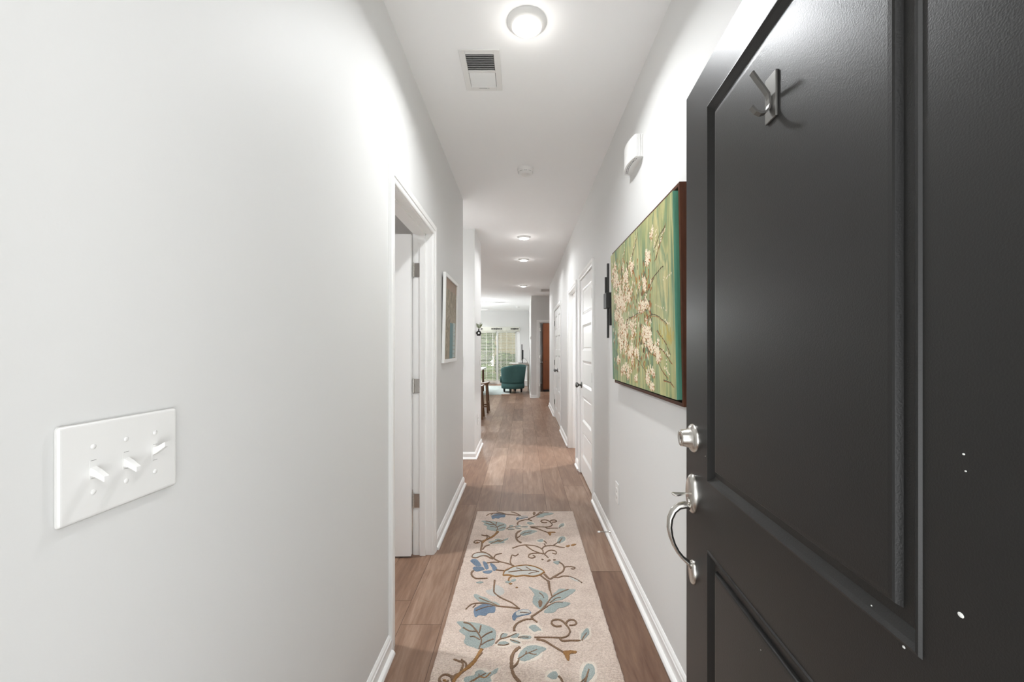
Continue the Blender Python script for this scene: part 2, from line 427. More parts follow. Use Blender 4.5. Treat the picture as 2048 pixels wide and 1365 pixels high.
# ---- door casings and jambs
CP = [(0,.0),(0,.009),(.006,.012),(.022,.012),(.026,.016),(.05,.018),(.058,.014),(.058,0)]
def casing(mb, a0, a1, zt, plane, sgn, axis):
    """mitred casing around an opening. plane = wall face, sgn = direction it stands out"""
    path = lambda w: [(a0-w, 0), (a0-w, zt+w), (a1+w, zt+w), (a1+w, 0)]
    n = len(CP); v = []; f = []
    for c in range(4):
        for w, p in CP:
            a, z = path(w+.004)[c]
            v.append((plane+sgn*p, a, z) if axis == 'y' else (a, plane+sgn*p, z))
    for c in range(3):
        for k in range(n):
            k2 = (k+1) % n
            f.append((c*n+k, c*n+k2, (c+1)*n+k2, (c+1)*n+k))
    f.append(list(range(n))); f.append([3*n+k for k in range(n)][::-1])
    mb.add(v, f)
def jamb(mb, a0, a1, zt, p0, p1, axis, stop=None):
    B = (lambda x0,x1,y0,y1,z0,z1: mb.box(x0,x1,y0,y1,z0,z1)) if axis == 'y' else (lambda x0,x1,y0,y1,z0,z1: mb.box(y0,y1,x0,x1,z0,z1))
    B(p0, p1, a0-J, a0, 0, zt+J); B(p0, p1, a1, a1+J, 0, zt+J); B(p0, p1, a0, a1, zt, zt+J)
    if stop:
        s0, s1 = stop
        B(s0, s1, a0, a0+.011, 0, zt); B(s0, s1, a1-.011, a1, 0, zt); B(s0, s1, a0, a1, zt-.011, zt)
E_ = .0
def door_trim(name, a0, a1, zt, w0, w1, axis, stop, label, sides=(1,1)):
    mb = MB()
    if sides[0]: casing(mb, a0, a1, zt, w0, -1, axis)
    if sides[1]: casing(mb, a0, a1, zt, w1, 1, axis)
    jamb(mb, a0, a1, zt, w0-E_, w1+E_, axis, stop)
    return struct(name, mb, M['trim'], label, 'door frame')
door_trim('trim_1', *LD, XL-T, XL, 'y', (-.657,-.62), 'white frame of the open door on the left corridor wall')
door_trim('trim_2', *CD, XR, XR+T, 'y', (XR+.040,XR+.075), 'white frame of the nearer closed closet door')
door_trim('trim_3', *BD, XR, XR+T, 'y', (XR+.045,XR+.078), 'white frame of the open doorway on the right')
door_trim('trim_4', *DD, XR, XR+T, 'y', (XR+.040,XR+.075), 'white frame of the double closet doors')
door_trim('trim_5', *FD, 11.0, 11.0+T, 'x', (11.04,11.075), 'white frame of the far bedroom doorway')
mb = MB(); jamb(mb, -.49, .43, 2.06, .10, .285, 'x'); struct('trim_6', mb, M['trim'], 'white frame of the front doorway', 'door frame')
# ---- baseboards, mitred along a path of wall corners (room on the right hand side of the path)
BP = [(0,0),(.030,0),(.030,.007),(.026,.015),(.018,.020),(.014,.021),(.014,.062),(.011,.066),(.009,.074),(.003,.083),(0,.083)]
def baseboard(name, path, label):
    n = len(BP); mb = MB(); v = []; f = []
    P = [Vector(p) for p in path]
    for i, p in enumerate(P):
        d0 = (P[i]-P[i-1]).normalized() if i > 0 else None
        d1 = (P[i+1]-P[i]).normalized() if i < len(P)-1 else None
        n0 = Vector((d0.y, -d0.x)) if d0 else None
        n1 = Vector((d1.y, -d1.x)) if d1 else None
        if n0 is None: m_ = n1
        elif n1 is None: m_ = n0
        else: m_ = (n0+n1) / (1 + n0.dot(n1))
        for w, z in BP:
            q = p + m_*w; v.append((q.x, q.y, z))
    for i in range(len(P)-1):
        for k in range(n):
            k2 = (k+1) % n
            f.append((i*n+k, i*n+k2, (i+1)*n+k2, (i+1)*n+k))
    f.append(list(range(n))); f.append([(len(P)-1)*n+k for k in range(n)][::-1])
    mb.add(v, f)
    return struct(name, mb, M['trim'], label, 'baseboard')
CW = .062
baseboard('baseboard_left_near', [(XL,.27),(XL,LD[0]-CW)], 'white baseboard before the open left door')
baseboard('baseboard_left_far', [(XL,LD[1]+CW),(XL,3.93),(-3.0,3.93)], 'white baseboard under the framed picture')
baseboard('baseboard_kitchen', [(-3.0,4.88),(XL,4.88),(XL,5.62),(-3.0,5.62)], 'white baseboard around the wall block before the kitchen')
baseboard('baseboard_right_near', [(XR,CD[0]-CW),(XR,.27)], 'white baseboard with the door stop under the painting')
baseboard('baseboard_right_middle', [(XR,BD[0]-CW),(XR,CD[1]+CW)], 'short white baseboard between the two right doorways')
baseboard('baseboard_right_far', [(XR,DD[0]-CW),(XR,BD[1]+CW)], 'white baseboard before the double closet doors')
baseboard('baseboard_right_end', [(1.9,9.45),(XR,9.45),(XR,DD[1]+CW)], 'white baseboard beyond the double closet doors')
baseboard('baseboard_end', [(.219,15.4),(.219,11.0),(FD[0]-CW,11.0)], 'white baseboard around the corner of the end wall')
baseboard('baseboard_back_right', [(SL[1]+.09,15.4),(.219,15.4)], 'white baseboard right of the glass slider')
baseboard('baseboard_back_left', [(-4.3,15.4),(SL[0]-.09,15.4)], 'white baseboard left of the glass slider')
SKY = 3.75; EXPO = 0.58
# ================================================================ doors
def slab(mb, w, h, t, panels, prof, z0=0.0, mi=0):
    """door leaf from x=0..w, visible face y=0, back y=-t; panels [(x0,x1,z0,z1)] in one column; prof [(inset,depth)]"""
    xs = [0, panels[0][0], panels[0][1], w]
    zs = [z0]
    for p in panels: zs += [p[2], p[3]]
    zs.append(h)
    for side, yf in ((1, 0.0), (-1, -t)):
        for i in range(3):
            for j in range(len(zs)-1):
                X0, X1, Z0, Z1 = xs[i], xs[i+1], zs[j], zs[j+1]
                if i == 1 and j % 2 == 1:
                    rings = []
                    for ins, dp in [(0, 0)] + list(prof):
                        y = yf - side*dp
                        rings.append([(X0+ins,y,Z0+ins),(X1-ins,y,Z0+ins),(X1-ins,y,Z1-ins),(X0+ins,y,Z1-ins)])
                    for a in range(len(rings)-1):
                        v = rings[a] + rings[a+1]
                        mb.add(v, [(k, (k+1)%4, 4+(k+1)%4, 4+k) for k in range(4)], mi)
                    mb.add(rings[-1], [(0,1,2,3)], mi)
                else:
                    mb.add([(X0,yf,Z0),(X1,yf,Z0),(X1,yf,Z1),(X0,yf,Z1)], [(0,1,2,3)], mi)
    # edges, subdivided along the grid lines so that the faces weld
    for j in range(len(zs)-1):
        for x in (0, w): mb.add([(x,0,zs[j]),(x,-t,zs[j]),(x,-t,zs[j+1]),(x,0,zs[j+1])], [(0,1,2,3)], mi)
    for i in range(3):
        for z in (z0, h): mb.add([(xs[i],0,z),(xs[i+1],0,z),(xs[i+1],-t,z),(xs[i],-t,z)], [(0,1,2,3)], mi)
    return mb
INT_PROF = [(.003,.001),(.024,.0115),(.030,.0115),(.035,.0085)]
def five(w, h, st=.105, bot=.20):
    gap = .10; top = .11
    ph = (h - bot - top - 4*gap)/5
    return [(st, w-st, bot+k*(ph+gap), bot+k*(ph+gap)+ph) for k in range(5)]
def knob(parent, x, z, side=1, mat='pewter', name='knob'):
    """round door knob standing out along +y of the leaf"""
    R = Matrix.Translation((x, 0, z)) @ Matrix.Rotation(-PI/2*side, 4, 'X')
    mb = MB(); mb.lathe([(.0,-.001),(.033,0),(.034,.004),(.030,.009),(.013,.012),(.011,.026),(.014,.032),(.024,.040),(.0285,.050),(.027,.060),(.018,.067),(0,.069)], 28, mat=R, cap=False)
    return mb.build(name, M[mat], parent)
def hinge(parent, x, y, z, mat, ang=0, leafdir=1):
    """butt hinge: knuckle barrel with pin and one leaf with screws"""
    mb = MB()
    T_ = Matrix.Translation((x, y, z)) @ Matrix.Rotation(ang, 4, 'Z')
    for k in range(5):
        mb.lathe([(.0065,-.045+k*.018+.0006),(.0065,-.045+(k+1)*.018-.0006)], 12, mat=T_)
    mb.lathe([(.0,-.049),(.004,-.048),(.0045,-.045)], 12, mat=T_, cap=False); mb.lathe([(.0045,.045),(.0045,.048),(0,.050)], 12, mat=T_, cap=False)
    mb.bbox(*(sorted((0, leafdir*.038))), -.0015, .0015, -.0445, .0445, .001, mat=T_)
    for dz, dx in ((-.03,.016),(0,.026),(.03,.016)):
        mb.lathe([(.0038,-.0022),(.0038,.0022),(0,.003)], 10, mat=T_ @ Matrix.Translation((leafdir*dx,0,dz)) @ Matrix.Rotation(PI/2,4,'X'))
    return mb.build('hinge', M[mat], parent)

# ---- 1: the open black front door
a = math.radians(90-3.3)
W1 = .914
d1 = tag(empty('door_1', (.426, .2805, 0), (0,0,a)), 'open black two-panel front door with satin nickel locks', 'door', None, 'structure')
FP = [(.002,-.0030),(.005,-.0035),(.008,-.0005),(.010,.0015),(.0205,.0095),(.0350,.0095),(.0385,.0025),(.041,.0012),(.047,.0008)]
mb = slab(MB(), W1, 2.045, .045, [(.1637,.7565,.24,.804),(.1637,.7565,.975,1.933)], FP, .012)
mb.build('door_leaf', M['door'], d1, weld=True)
# paint chips
def Rx(x, y, z): return Matrix.Translation((x,y,z)) @ Matrix.Rotation(-PI/2,4,'X')
mb = MB()
for (px, py, r) in ((1922,1231,.0026),(1808,1295,.0016),(1928,909,.0010),(1932,943,.0008),(1522,1301,.0008),(1411,913,.0010),(1742,1016,.0007),(1740,1212,.0009)):
    X = px-1046; c = (327*1.193-47*0 - X*1.193)/(47-X) if False else (X*1.193-390.1)/(X-47)
    dd = 1.193-c; mb.lathe([(r,.0),(r*.8,.0006),(0,.0007)], 9, mat=Rx(W1-c/.9983, .0002 if px not in (1742,1740) else -.002, H-(py-699)*dd/F), sx=1.3)
mb.build('paint_chips', pmat('white_chips',(.62,.62,.60),.7), d1)
db = MB(); R = Rx(.853, 0, 1.067)
db.lathe([(.0395,0),(.0395,.004),(.036,.008),(.030,.010),(.0265,.012),(.0225,.035),(.0215,.0375),(.012,.038),(.0115,.037),(0,.037)], 40, mat=R, cap=False)
db = db.build('deadbolt', M['nickel'], d1)
kb = MB(); kb.bbox(-.0012,.0012,-.004,.004,.0365,.0375,.0003,mat=R); kb.build('keyway', M['slot'], db)
mb = MB(); R = Rx(.853, 0, .913)
mb.lathe([(.033,0),(.033,.005),(.031,.010),(.026,.0145),(.0245,.0150),(0,.0155)], 44, mat=R, sy=1.66, cap=False)
mb.lathe([(.009,.015),(.009,.018),(.007,.0185),(0,.0185)], 20, mat=Rx(.853,0,.893), cap=False)
hs = mb.build('handle_set', M['nickel'], d1)
tag(hs, 'satin nickel entry handle')
g = MB()
g.tube([(.853,.006,.876),(.853,.024,.881),(.853,.042,.877),(.853,.056,.864),(.853,.065,.843),(.853,.067,.818),(.853,.063,.793),(.853,.055,.770),(.853,.044,.750),(.853,.031,.734),(.853,.017,.722),(.853,.004,.708)],
       [.0135,.0130,.0125,.012,.011,.0100,.0088,.0078,.0070,.0070,.0085,.011], 14, flat=.75, up=(1,0,0))
g.build('grip', M['nickel'], hs)
g = MB(); g.lathe([(.0225,0),(.0225,.004),(.020,.0085),(.017,.010),(0,.0105)], 36, mat=Rx(.853,0,.694), sy=1.5, cap=False); g.build('lower_plate', M['nickel'], hs)
g = MB(); g.tube([(.853,.012,.9125),(.853,.020,.9130),(.853,.027,.9128),(.853,.033,.9120),(.853,.039,.9110),(.853,.045,.9102),(.853,.050,.9102),(.853,.055,.9110),(.853,.059,.9122),(.853,.0615,.9130)], [.0045,.005,.006,.008,.0105,.0120,.0122,.0110,.008,.003], 18, flat=.36, up=(1,0,0)); g.build('thumb_latch', M['nickel'], hs)
# coat hook
hk = MB(); hk.bbox(.4425,.4785,-.001,.0035,1.730,1.812,.0012)
hk = tag(hk.build('coat_hook', M['hookmetal'], d1), 'grey metal coat hook on the upper panel')
mb = MB(); pts = [(.036,1.818),(.026,1.803),(.015,1.788),(.008,1.777),(.0060,1.768),(.0055,1.758),(.0075,1.750),(.013,1.744),(.021,1.742),(.029,1.746),(.037,1.755)]
v = []; f = []
for i, (o_, z) in enumerate(pts):
    p0 = Vector(pts[max(i-1,0)]); p1 = Vector(pts[min(i+1,len(pts)-1)]); t = (p1-p0).normalized(); nn = Vector((-t.y, t.x))*.0019
    for (xx, s_) in ((.455,1),(.466,1),(.466,-1),(.455,-1)):
        v.append((xx, o_+nn.x*s_, z+nn.y*s_))
for i in range(len(pts)-1):
    for k in range(4): f.append((i*4+k, i*4+(k+1)%4, (i+1)*4+(k+1)%4, (i+1)*4+k))
f += [(0,1,2,3), tuple(len(v)-4+k for k in (3,2,1,0))]
mb.add(v, f); mb.build('double_prong', M['hookmetal'], hk)
for z in (.25, 1.03, 1.82): hinge(d1, -.001, -.050, z, 'nickel', 0, 1)

# ---- 2: white interior door of the left bedroom, swung fully inwards
d2 = tag(empty('door_2', (XL-T-.006, 2.598, 0), (0,0,PI+math.radians(1.2))), 'white panelled door standing open into the left bedroom', 'door', None, 'structure')
mb = slab(MB(), .765, 2.038, .035, five(.765, 2.038), INT_PROF, .012)
o = mb.build('door_leaf', M['trim'], d2, weld=True); o.location = (.006, .037, 0)
for z in (1.819, 1.080, .348): hinge(d2, -.002, .002, z, 'nickel', 0, -1)
k_ = knob(d2, .70, .93, 1, 'pewter'); k_.location = (.006,.037,0)

# ---- 3: closed closet door (hinges near, knob far)
def closet_leaf(root, y_hinge, w, direction, ztop, zb=.014):
    """leaf flush with the corridor face; local x runs along the wall"""
    mb = slab(MB(), w, ztop, .035, five(w, ztop, .105 if w > .65 else .10), INT_PROF, zb)
    return mb.build('door_leaf', M['trim'], root, weld=True)
# hinge side near (y small): local x -> +y, local y -> -x
d3 = tag(empty('door_3', (XR+.003, CD[0]+.003, 0), (0,0,PI/2)), 'closed white five-panel closet door with one knob, nearer on the right', 'door', None, 'structure')
closet_leaf(d3, 0, .764, 1, 2.040)
for z in (1.81, 1.06, .30): hinge(d3, .0, .0055, z, 'nickel', PI/2, -1) if False else hinge(d3, .002, .007, z, 'pewter', 0, 1)
knob(d3, .764-.062, .94)
# ---- 4: double closet doors
d4 = tag(empty('door_4', (XR+.003, DD[0]+.003, 0), (0,0,PI/2)), 'pair of narrow white five-panel closet doors with two knobs', 'door', None, 'structure')
wl = (DD[1]-DD[0]-.009)/2
closet_leaf(d4, 0, wl, 1, 2.040)
o = closet_leaf(d4, 0, wl, 1, 2.040); o.location = (wl+.003, 0, 0)
for z in (1.81, 1.06, .30): hinge(d4, .002, .007, z, 'pewter', 0, 1); hinge(d4, 2*wl+.001, .007, z, 'pewter', 0, -1)
knob(d4, wl-.05, .94); knob(d4, wl+.053, .94)
# ---- 5: far bedroom door, open into the bedroom, hinged left
d5 = tag(empty('door_5', (FD[0]+.004, 11.0+T+.004, 0), (0,0,PI/2-math.radians(2.5))), 'white panelled door standing open into the far bedroom', 'door', None, 'structure')
mb = slab(MB(), .764, 2.038, .035, five(.764, 2.038), INT_PROF, .012)
o = mb.build('door_leaf', M['trim'], d5, weld=True)
for z in (1.86, 1.12, .35): hinge(d5, -.003, -.040, z, 'nickel', PI/2, 1)
k_ = knob(d5, .70, .93, -1, 'pewter'); k_.location = (0,-.035,0)

# ================================================================ left wall
sp = thing('light_switch', 'wide white triple toggle switch plate on the left corridor wall near the viewer', 'light switch', (XL, .588, 1.154))
mb = MB(); mb.bbox(0, .0065, -.0865, .0865, -.0635, .0635, .0045, seg=4); mb.build('plate', M['plastic'], sp)
for k, (yy, up) in enumerate(((-.045,-1),(0,-1),(.046,1))):
    mb = MB(); mb.box(.0045,.0068, yy-.0052, yy+.0052, -.0125,.0125)
    t_ = mb.build('toggle', M['plastic'], sp)
    tz = .012*up
    q = MB(); v = []
    for (x, z, hy, hz) in ((.006,.002*up,.0040,.0058),(.014,.0055*up,.0038,.0048),(.0235,.0120*up,.0034,.0038),(.0243,.0124*up,.0030,.0033)):
        v += [(x,yy-hy,z-hz),(x,yy+hy,z-hz),(x,yy+hy,z+hz),(x,yy-hy,z+hz)]
    f = [(i*4+j, i*4+(j+1)%4, i*4+4+(j+1)%4, i*4+4+j) for i in range(3) for j in range(4)] + [(0,1,2,3),(12,13,14,15)]
    q.add(v, f); q.build('lever', M['plastic'], t_)
    for zz in (-.0122,.0117):
        s_ = MB(); s_.box(.0060,.00695, yy-.0035, yy+.0035, zz, zz+.0006)
        s_.build('slot_gap', bpy.data.materials.get('slot_grey') or pmat('slot_grey',(.25,.24,.23),.7), t_)
    for zz in (-.0302,.0302):
        s_ = MB(); s_.lathe([(.0034,.006),(.0034,.0070),(.0024,.0078),(0,.0080)], 16, mat=Matrix.Translation((0,yy,zz)) @ Matrix.Rotation(PI/2,4,'Y'), cap=False)
        s_.build('screw', M['plastic'], sp)

# framed print, leaning very slightly forward
pf = thing('framed_picture', 'narrow white-framed botanical print hanging on the left wall', 'picture', (XL, 2.887, 1.215), (0, .019, 0))
Lp, Hp = .56, .65
mb = MB(); fw = .026
mb.bbox(.001,.021,0,fw,0,Hp,.002); mb.bbox(.001,.021,Lp-fw,Lp,0,Hp,.002); mb.bbox(.001,.021,fw,Lp-fw,0,fw,.002); mb.bbox(.001,.021,fw,Lp-fw,Hp-fw,Hp,.002)
mb.build('frame', M['trim'], pf)
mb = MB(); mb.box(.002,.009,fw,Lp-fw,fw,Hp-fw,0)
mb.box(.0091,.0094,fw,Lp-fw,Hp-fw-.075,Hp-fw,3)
mb.box(.0091,.0095,fw+.24,fw+.37,fw,Hp*.47,1);  # painted reflection of a teal curtain
for k in range(26): mb.box(.0091,.0096,fw+.375,Lp-fw-.03,fw+.008+k*.0108,fw+.008+k*.0108+.0075,2)  # painted reflection of window blind slats
mb.build('print', [M['print'],M['refl_teal'],M['refl_pale'],M['print_tan']], pf)

def rocker(name, label, loc, rot, w=.07, h=.115):
    t = thing(name, label, 'light switch', loc, rot)
    mb = MB(); mb.bbox(0,.006,-w/2,w/2,-h/2,h/2,.003); mb.build('plate', M['plastic'], t)
    q = MB(); q.bbox(.005,.008,-.0055,.0055,-.012,.012,.001); q.bbox(.006,.018,-.0035,.0035,.001,.009,.001); q.build('toggle', M['plastic'], t)
    return t
def outlet(label, loc, rot):
    t = thing('wall_outlet', label, 'outlet', loc, rot)
    mb = MB(); mb.bbox(0,.006,-.042,.042,-.066,.066,.003); mb.build('plate', M['plastic'], t)
    for zz in (-.0195,.0195):
        q = MB(); q.lathe([(.0165,.005),(.0165,.0085),(.015,.0093),(0,.0093)], 24, mat=Matrix.Translation((0,0,zz)) @ Matrix.Rotation(PI/2,4,'Y'), cap=False); r_ = q.build('socket', M['plastic'], t)
        s_ = MB()
        for yy in (-.0063,.0063): s_.box(.0088,.0096, yy-.001,yy+.001, zz-.001,zz+.0075)
        s_.lathe([(.0022,.0088),(.0022,.0096)],10,mat=Matrix.Translation((0,0,zz-.008)) @ Matrix.Rotation(PI/2,4,'Y'))
        s_.build('slots', M['slot'], r_)
    q = MB(); q.lathe([(.003,.006),(.0022,.0072),(0,.0074)], 12, mat=Matrix.Rotation(PI/2,4,'Y'), cap=False); q.build('screw', M['plastic'], t)
    return t
rocker('light_switch', 'white switch plate on the wall block front, half hidden by the left wall end', (-.752, 4.88, 1.165), (0,0,-PI/2), .075, .13)
rocker('light_switch', 'small white switch plate on the corridor side of the wall block, near its far corner', (XL, 5.45, 1.165), (0,0,0), .07, .12)
outlet('white duplex outlet low on the corridor side of the wall block', (XL, 5.21, .42), (0,0,0))
outlet('white duplex outlet low on the right wall below the painting', (XR, 2.645, .382), (0,0,PI))

# black wall vase with a sprig
vz = thing('wall_vase', 'small black ring-shaped wall vase holding a dried green sprig', 'vase', (XL, 5.02, 1.513))
mb = MB(); ring = []
n1, n2 = 28, 12
v = []; f = []
for i in range(n1):
    A = 2*PI*i/n1
    for j in range(n2):
        B = 2*PI*j/n2
        r = .021 + .0105*math.cos(B)
        v.append((.034 + r*math.cos(A), .011*math.sin(B), r*math.sin(A)))
for i in range(n1):
    for j in range(n2): f.append((i*n2+j, ((i+1)%n1)*n2+j, ((i+1)%n1)*n2+(j+1)%n2, i*n2+(j+1)%n2))
mb.add(v, f, 0, True)
mb.lathe([(.010,.027),(.0085,.034),(.008,.044),(.0105,.050),(.008,.051),(.006,.044)], 16, mat=Matrix.Translation((.034,0,0)), cap=False)
mb.bbox(.010,.058,-.010,.010,-.034,-.026,.003)
mb.bbox(0,.012,-.008,.008,-.008,.008,.002)
mb.build('vase_body', M['blackmetal'], vz)
mb = MB(); rnd = random.Random(3)
for k in range(9):
    A = rnd.uniform(-.8,.8); b_ = rnd.uniform(-.5,.5); L = rnd.uniform(.055,.085)
    tip = Vector((.034+math.sin(A)*L*.75, b_*.04, .046+math.cos(A)*L))
    tip.x = max(tip.x, .004)
    base = Vector((.034,0,.045))
    mb.tube([base, base.lerp(tip,.5)+Vector((0,0,.004)), tip], [.0012,.001,.0006], 5, mi=0)
    for s in (.35,.5,.65,.8,.95):
        p = base.lerp(tip, s)
        for sd in (-1,1):
            dr = Vector((sd*.014+math.sin(A)*.006, rnd.uniform(-.012,.012), .011)); q = p+dr
            if q.x < .004: q.x = .004
            wd = Vector((0,.004,-.003))
            m_ = p.lerp(q,.5)
            mb.add([p, m_+wd, q, m_-wd], [(0,1,2,3)], 0)
            mb.add([p+Vector((0,.0004,0)), m_+wd*.9+Vector((.0004,.0004,0)), q+Vector((0,.0004,0)), m_-wd*.9+Vector((.0004,.0004,0))], [(0,3,2,1)], 0)
mb.build('sprig', M['sprig'], vz)

# ================================================================ right wall
# painting
PY, PZ, PL, PH = 1.468, 1.105, 1.105, .815
pt = thing('framed_painting', 'large abstract green canvas of cream blossoms in a dark wooden floater frame', 'painting', (XR-.001, PY, PZ), (0, -.0195, 0))
mb = MB(); fr = .014; dp = .034
mb.bbox(-dp,0,0,fr,0,PH,.0015); mb.bbox(-dp,0,PL-fr,PL,0,PH,.0015); mb.bbox(-dp,0,fr,PL-fr,0,fr,.0015); mb.bbox(-dp,0,fr,PL-fr,PH-fr,PH,.0015)
mb.build('frame', M['framewood'], pt)
mb = MB(); mb.box(-.012,-.002,fr,PL-fr,fr,PH-fr); mb.build('backing', M['slot'], pt)
cg = .024; cx = -.050
mb = MB()
mb.add([(cx,cg,cg),(cx,PL-cg,cg),(cx,PL-cg,PH-cg),(cx,cg,PH-cg)], [(0,1,2,3)], 0)
mb.add([(cx,cg,cg),(cx,cg,PH-cg),(-.012,cg,PH-cg),(-.012,cg,cg)], [(0,1,2,3)], 1)
mb.add([(cx,PL-cg,cg),(cx,PL-cg,PH-cg),(-.012,PL-cg,PH-cg),(-.012,PL-cg,cg)], [(0,1,2,3)], 1)
mb.add([(cx,cg,cg),(cx,PL-cg,cg),(-.012,PL-cg,cg),(-.012,cg,cg)], [(0,1,2,3)], 1)
mb.add([(cx,cg,PH-cg),(cx,PL-cg,PH-cg),(-.012,PL-cg,PH-cg),(-.012,cg,PH-cg)], [(0,1,2,3)], 1)
mb.build('canvas', [M['canvas'], M['canvas_edge']], pt)
# painted blossoms: thick dabs of paint in clusters
def cv(px, py):
    X = px-1046; d = .548*F/X
    return (d-PY, H+(699-py)*d/F-PZ)
rnd = random.Random(11)
pet = MB()
def dab(y, z, l, w, ang, mi, lift=.0012):
    if not (cg+.004 < y < PL-cg-.004 and cg+.006 < z < PH-cg-.006): return
    ca, sa = math.cos(ang), math.sin(ang); v = []
    for k in range(7):
        A = 2*PI*k/7; a_, b_ = l*math.cos(A), w*math.sin(A)*(1.2 if math.cos(A) > 0 else .8)
        yy = min(max(y+a_*ca-b_*sa, cg+.001), PL-cg-.001); zz = min(max(z+a_*sa+b_*ca, cg+.001), PH-cg-.001)
        v.append((cx-.0004, yy, zz))
    v.append((cx-lift, y, z))
    pet.add(v, [(k,(k+1)%7,7) for k in range(7)], mi, True)
def blossom(y, z, s):
    for k in range(rnd.randint(4,7)): dab(y+rnd.gauss(0,s*.6), z-rnd.random()*s*.8, s*.50, s*.20, PI/2+rnd.gauss(0,.5), 1 if rnd.random()<.8 else 3)
    A0 = rnd.random()*PI
    for k in range(rnd.randint(5,7)):
        A = A0+k*2*PI/6+rnd.gauss(0,.25)
        dab(y+math.cos(A)*s*.5, z+math.sin(A)*s*.6, s*.46, s*.24, A, 0, .0022)
def twig(pts, w, mi=2):
    P = [Vector(cv(*p)) for p in pts]
    for i in range(len(P)-1):
        a_, b_ = P[i], P[i+1]; n = max(1, int((b_-a_).length/.02)); last = a_
        for k in range(n):
            q = a_.lerp(b_, (k+1)/n) + Vector((rnd.gauss(0,.0015), rnd.gauss(0,.0015)))
            m_ = (last+q)/2; dv = q-last
            dab(m_.x, m_.y, dv.length*.55, w*(1-.5*i/len(P)), math.atan2(dv.y, dv.x), mi, .0008); last = q
for tw in (((1310,520),(1322,470),(1330,450)),((1305,505),(1318,470),(1326,458)),((1285,600),(1298,572),(1306,555)),((1285,640),(1300,628),(1312,632),(1330,648)),
           ((1290,700),(1305,712),(1318,740),(1330,760)),((1300,690),(1320,700),(1338,728)),((1255,700),(1275,725),(1290,750),(1303,775)),((1240,560),(1246,530),(1250,500)),((1262,520),(1270,490),(1276,465)),
           ((1232,640),(1240,600),(1238,560)),((1300,560),(1316,540),(1325,530)),((1320,760),(1335,765),(1340,775)),((1250,640),(1270,628),(1284,622)),((1228,700),(1236,730),(1240,745)),((1310,660),(1328,690),(1336,710))):
    twig(tw, .0032)
    if rnd.random() < .8: twig([(a_+rnd.uniform(-3,3), b_+rnd.uniform(-4,4)) for a_, b_ in tw], .002, 1)
for (px, py, sx, sy, n) in ((1230,560,4,28,26),(1234,620,6,30,34),(1240,590,6,20,16),(1250,555,5,16,14),(1262,530,3,12,8),(1292,518,5,12,12),(1286,568,5,9,11),(1245,610,5,14,16),(1255,590,4,10,9),
                          (1280,612,6,8,12),(1288,606,6,8,9),(1245,660,7,18,26),(1258,700,6,14,16),(1263,650,5,16,12),(1290,672,7,14,22),(1298,686,7,10,14),(1286,655,4,8,8),(1238,690,4,14,9),(1252,742,4,12,7),
                          (1266,703,5,10,9),(1242,738,4,8,6),(1290,755,4,8,8),(1298,772,3,7,6),(1267,755,2,8,4),(1232,720,3,8,4),(1308,700,4,8,8),(1312,718,3,6,4),(1302,742,5,6,4),(1303,470,2,8,4)):
    for k in range(n):
        x_ = px+rnd.gauss(0,sx*.62); y_ = py+rnd.gauss(0,sy*.62)
        x_ = min(max(x_, 1224), 1341)
        y, z = cv(x_, y_); blossom(y, z, .0185 if x_ > 1262 else .023)
for k in range(420):
    x_ = rnd.uniform(1224,1300); y_ = rnd.uniform(520,745); y, z = cv(x_, y_)
    dab(y, z, .015, .006, PI/2+rnd.gauss(0,.35), rnd.choice((1,1,2,0,3)))
for (x0,y0,x1,y1,n) in ((1313,457,1306,500,12),(1329,455,1310,505,14),(1322,560,1340,545,6),(1325,640,1334,650,6),(1320,700,1336,712,7),(1322,735,1334,750,9),(1308,610,1330,620,6),(1272,470,1262,520,8),(1250,480,1244,530,8),(1330,700,1326,745,5)):
    for k in range(n):
        t = (k+rnd.random()*.5)/n; y, z = cv(x0+(x1-x0)*t+rnd.gauss(0,.8), y0+(y1-y0)*t+rnd.gauss(0,1.2)); dab(y, z, .0055, .0035, rnd.random()*3, 0)
for k in range(16): y, z = cv(rnd.gauss(1328,8), rnd.gauss(668,12)); dab(y, z, .022, .006, PI/2+rnd.gauss(0,.2), 3, .0006)
pet.build('blossoms', [M['petal'],M['rust'],M['twig'],M['ochre']], pt)

# wall sconce-like metal piece
ws = thing('wall_sconce', 'slim black metal wall sconce of staggered vertical bars beside the painting', 'wall light', (XR, 2.76, 1.642))
mb = MB(); mb.bbox(-.030,0,-.055,.055,-.052,.052,.003); mb.build('wall_plate', M['blackmetal'], ws)
mb = MB(); mb.bbox(-.060,-.030,-.045,.045,-.052,.052,.003); mb.build('clamp_block', M['blackmetal'], ws)
for (x0,x1,y0,y1,z0,z1) in ((-.046,-.032,-.012,.004,-.252,.252),(-.054,-.042,.020,.034,-.02,.165),(-.036,-.022,-.045,-.030,-.168,.02)):
    mb = MB(); mb.bbox(x0,x1,y0,y1,z0,z1,.0015); mb.build('bar', M['blackmetal'], ws)

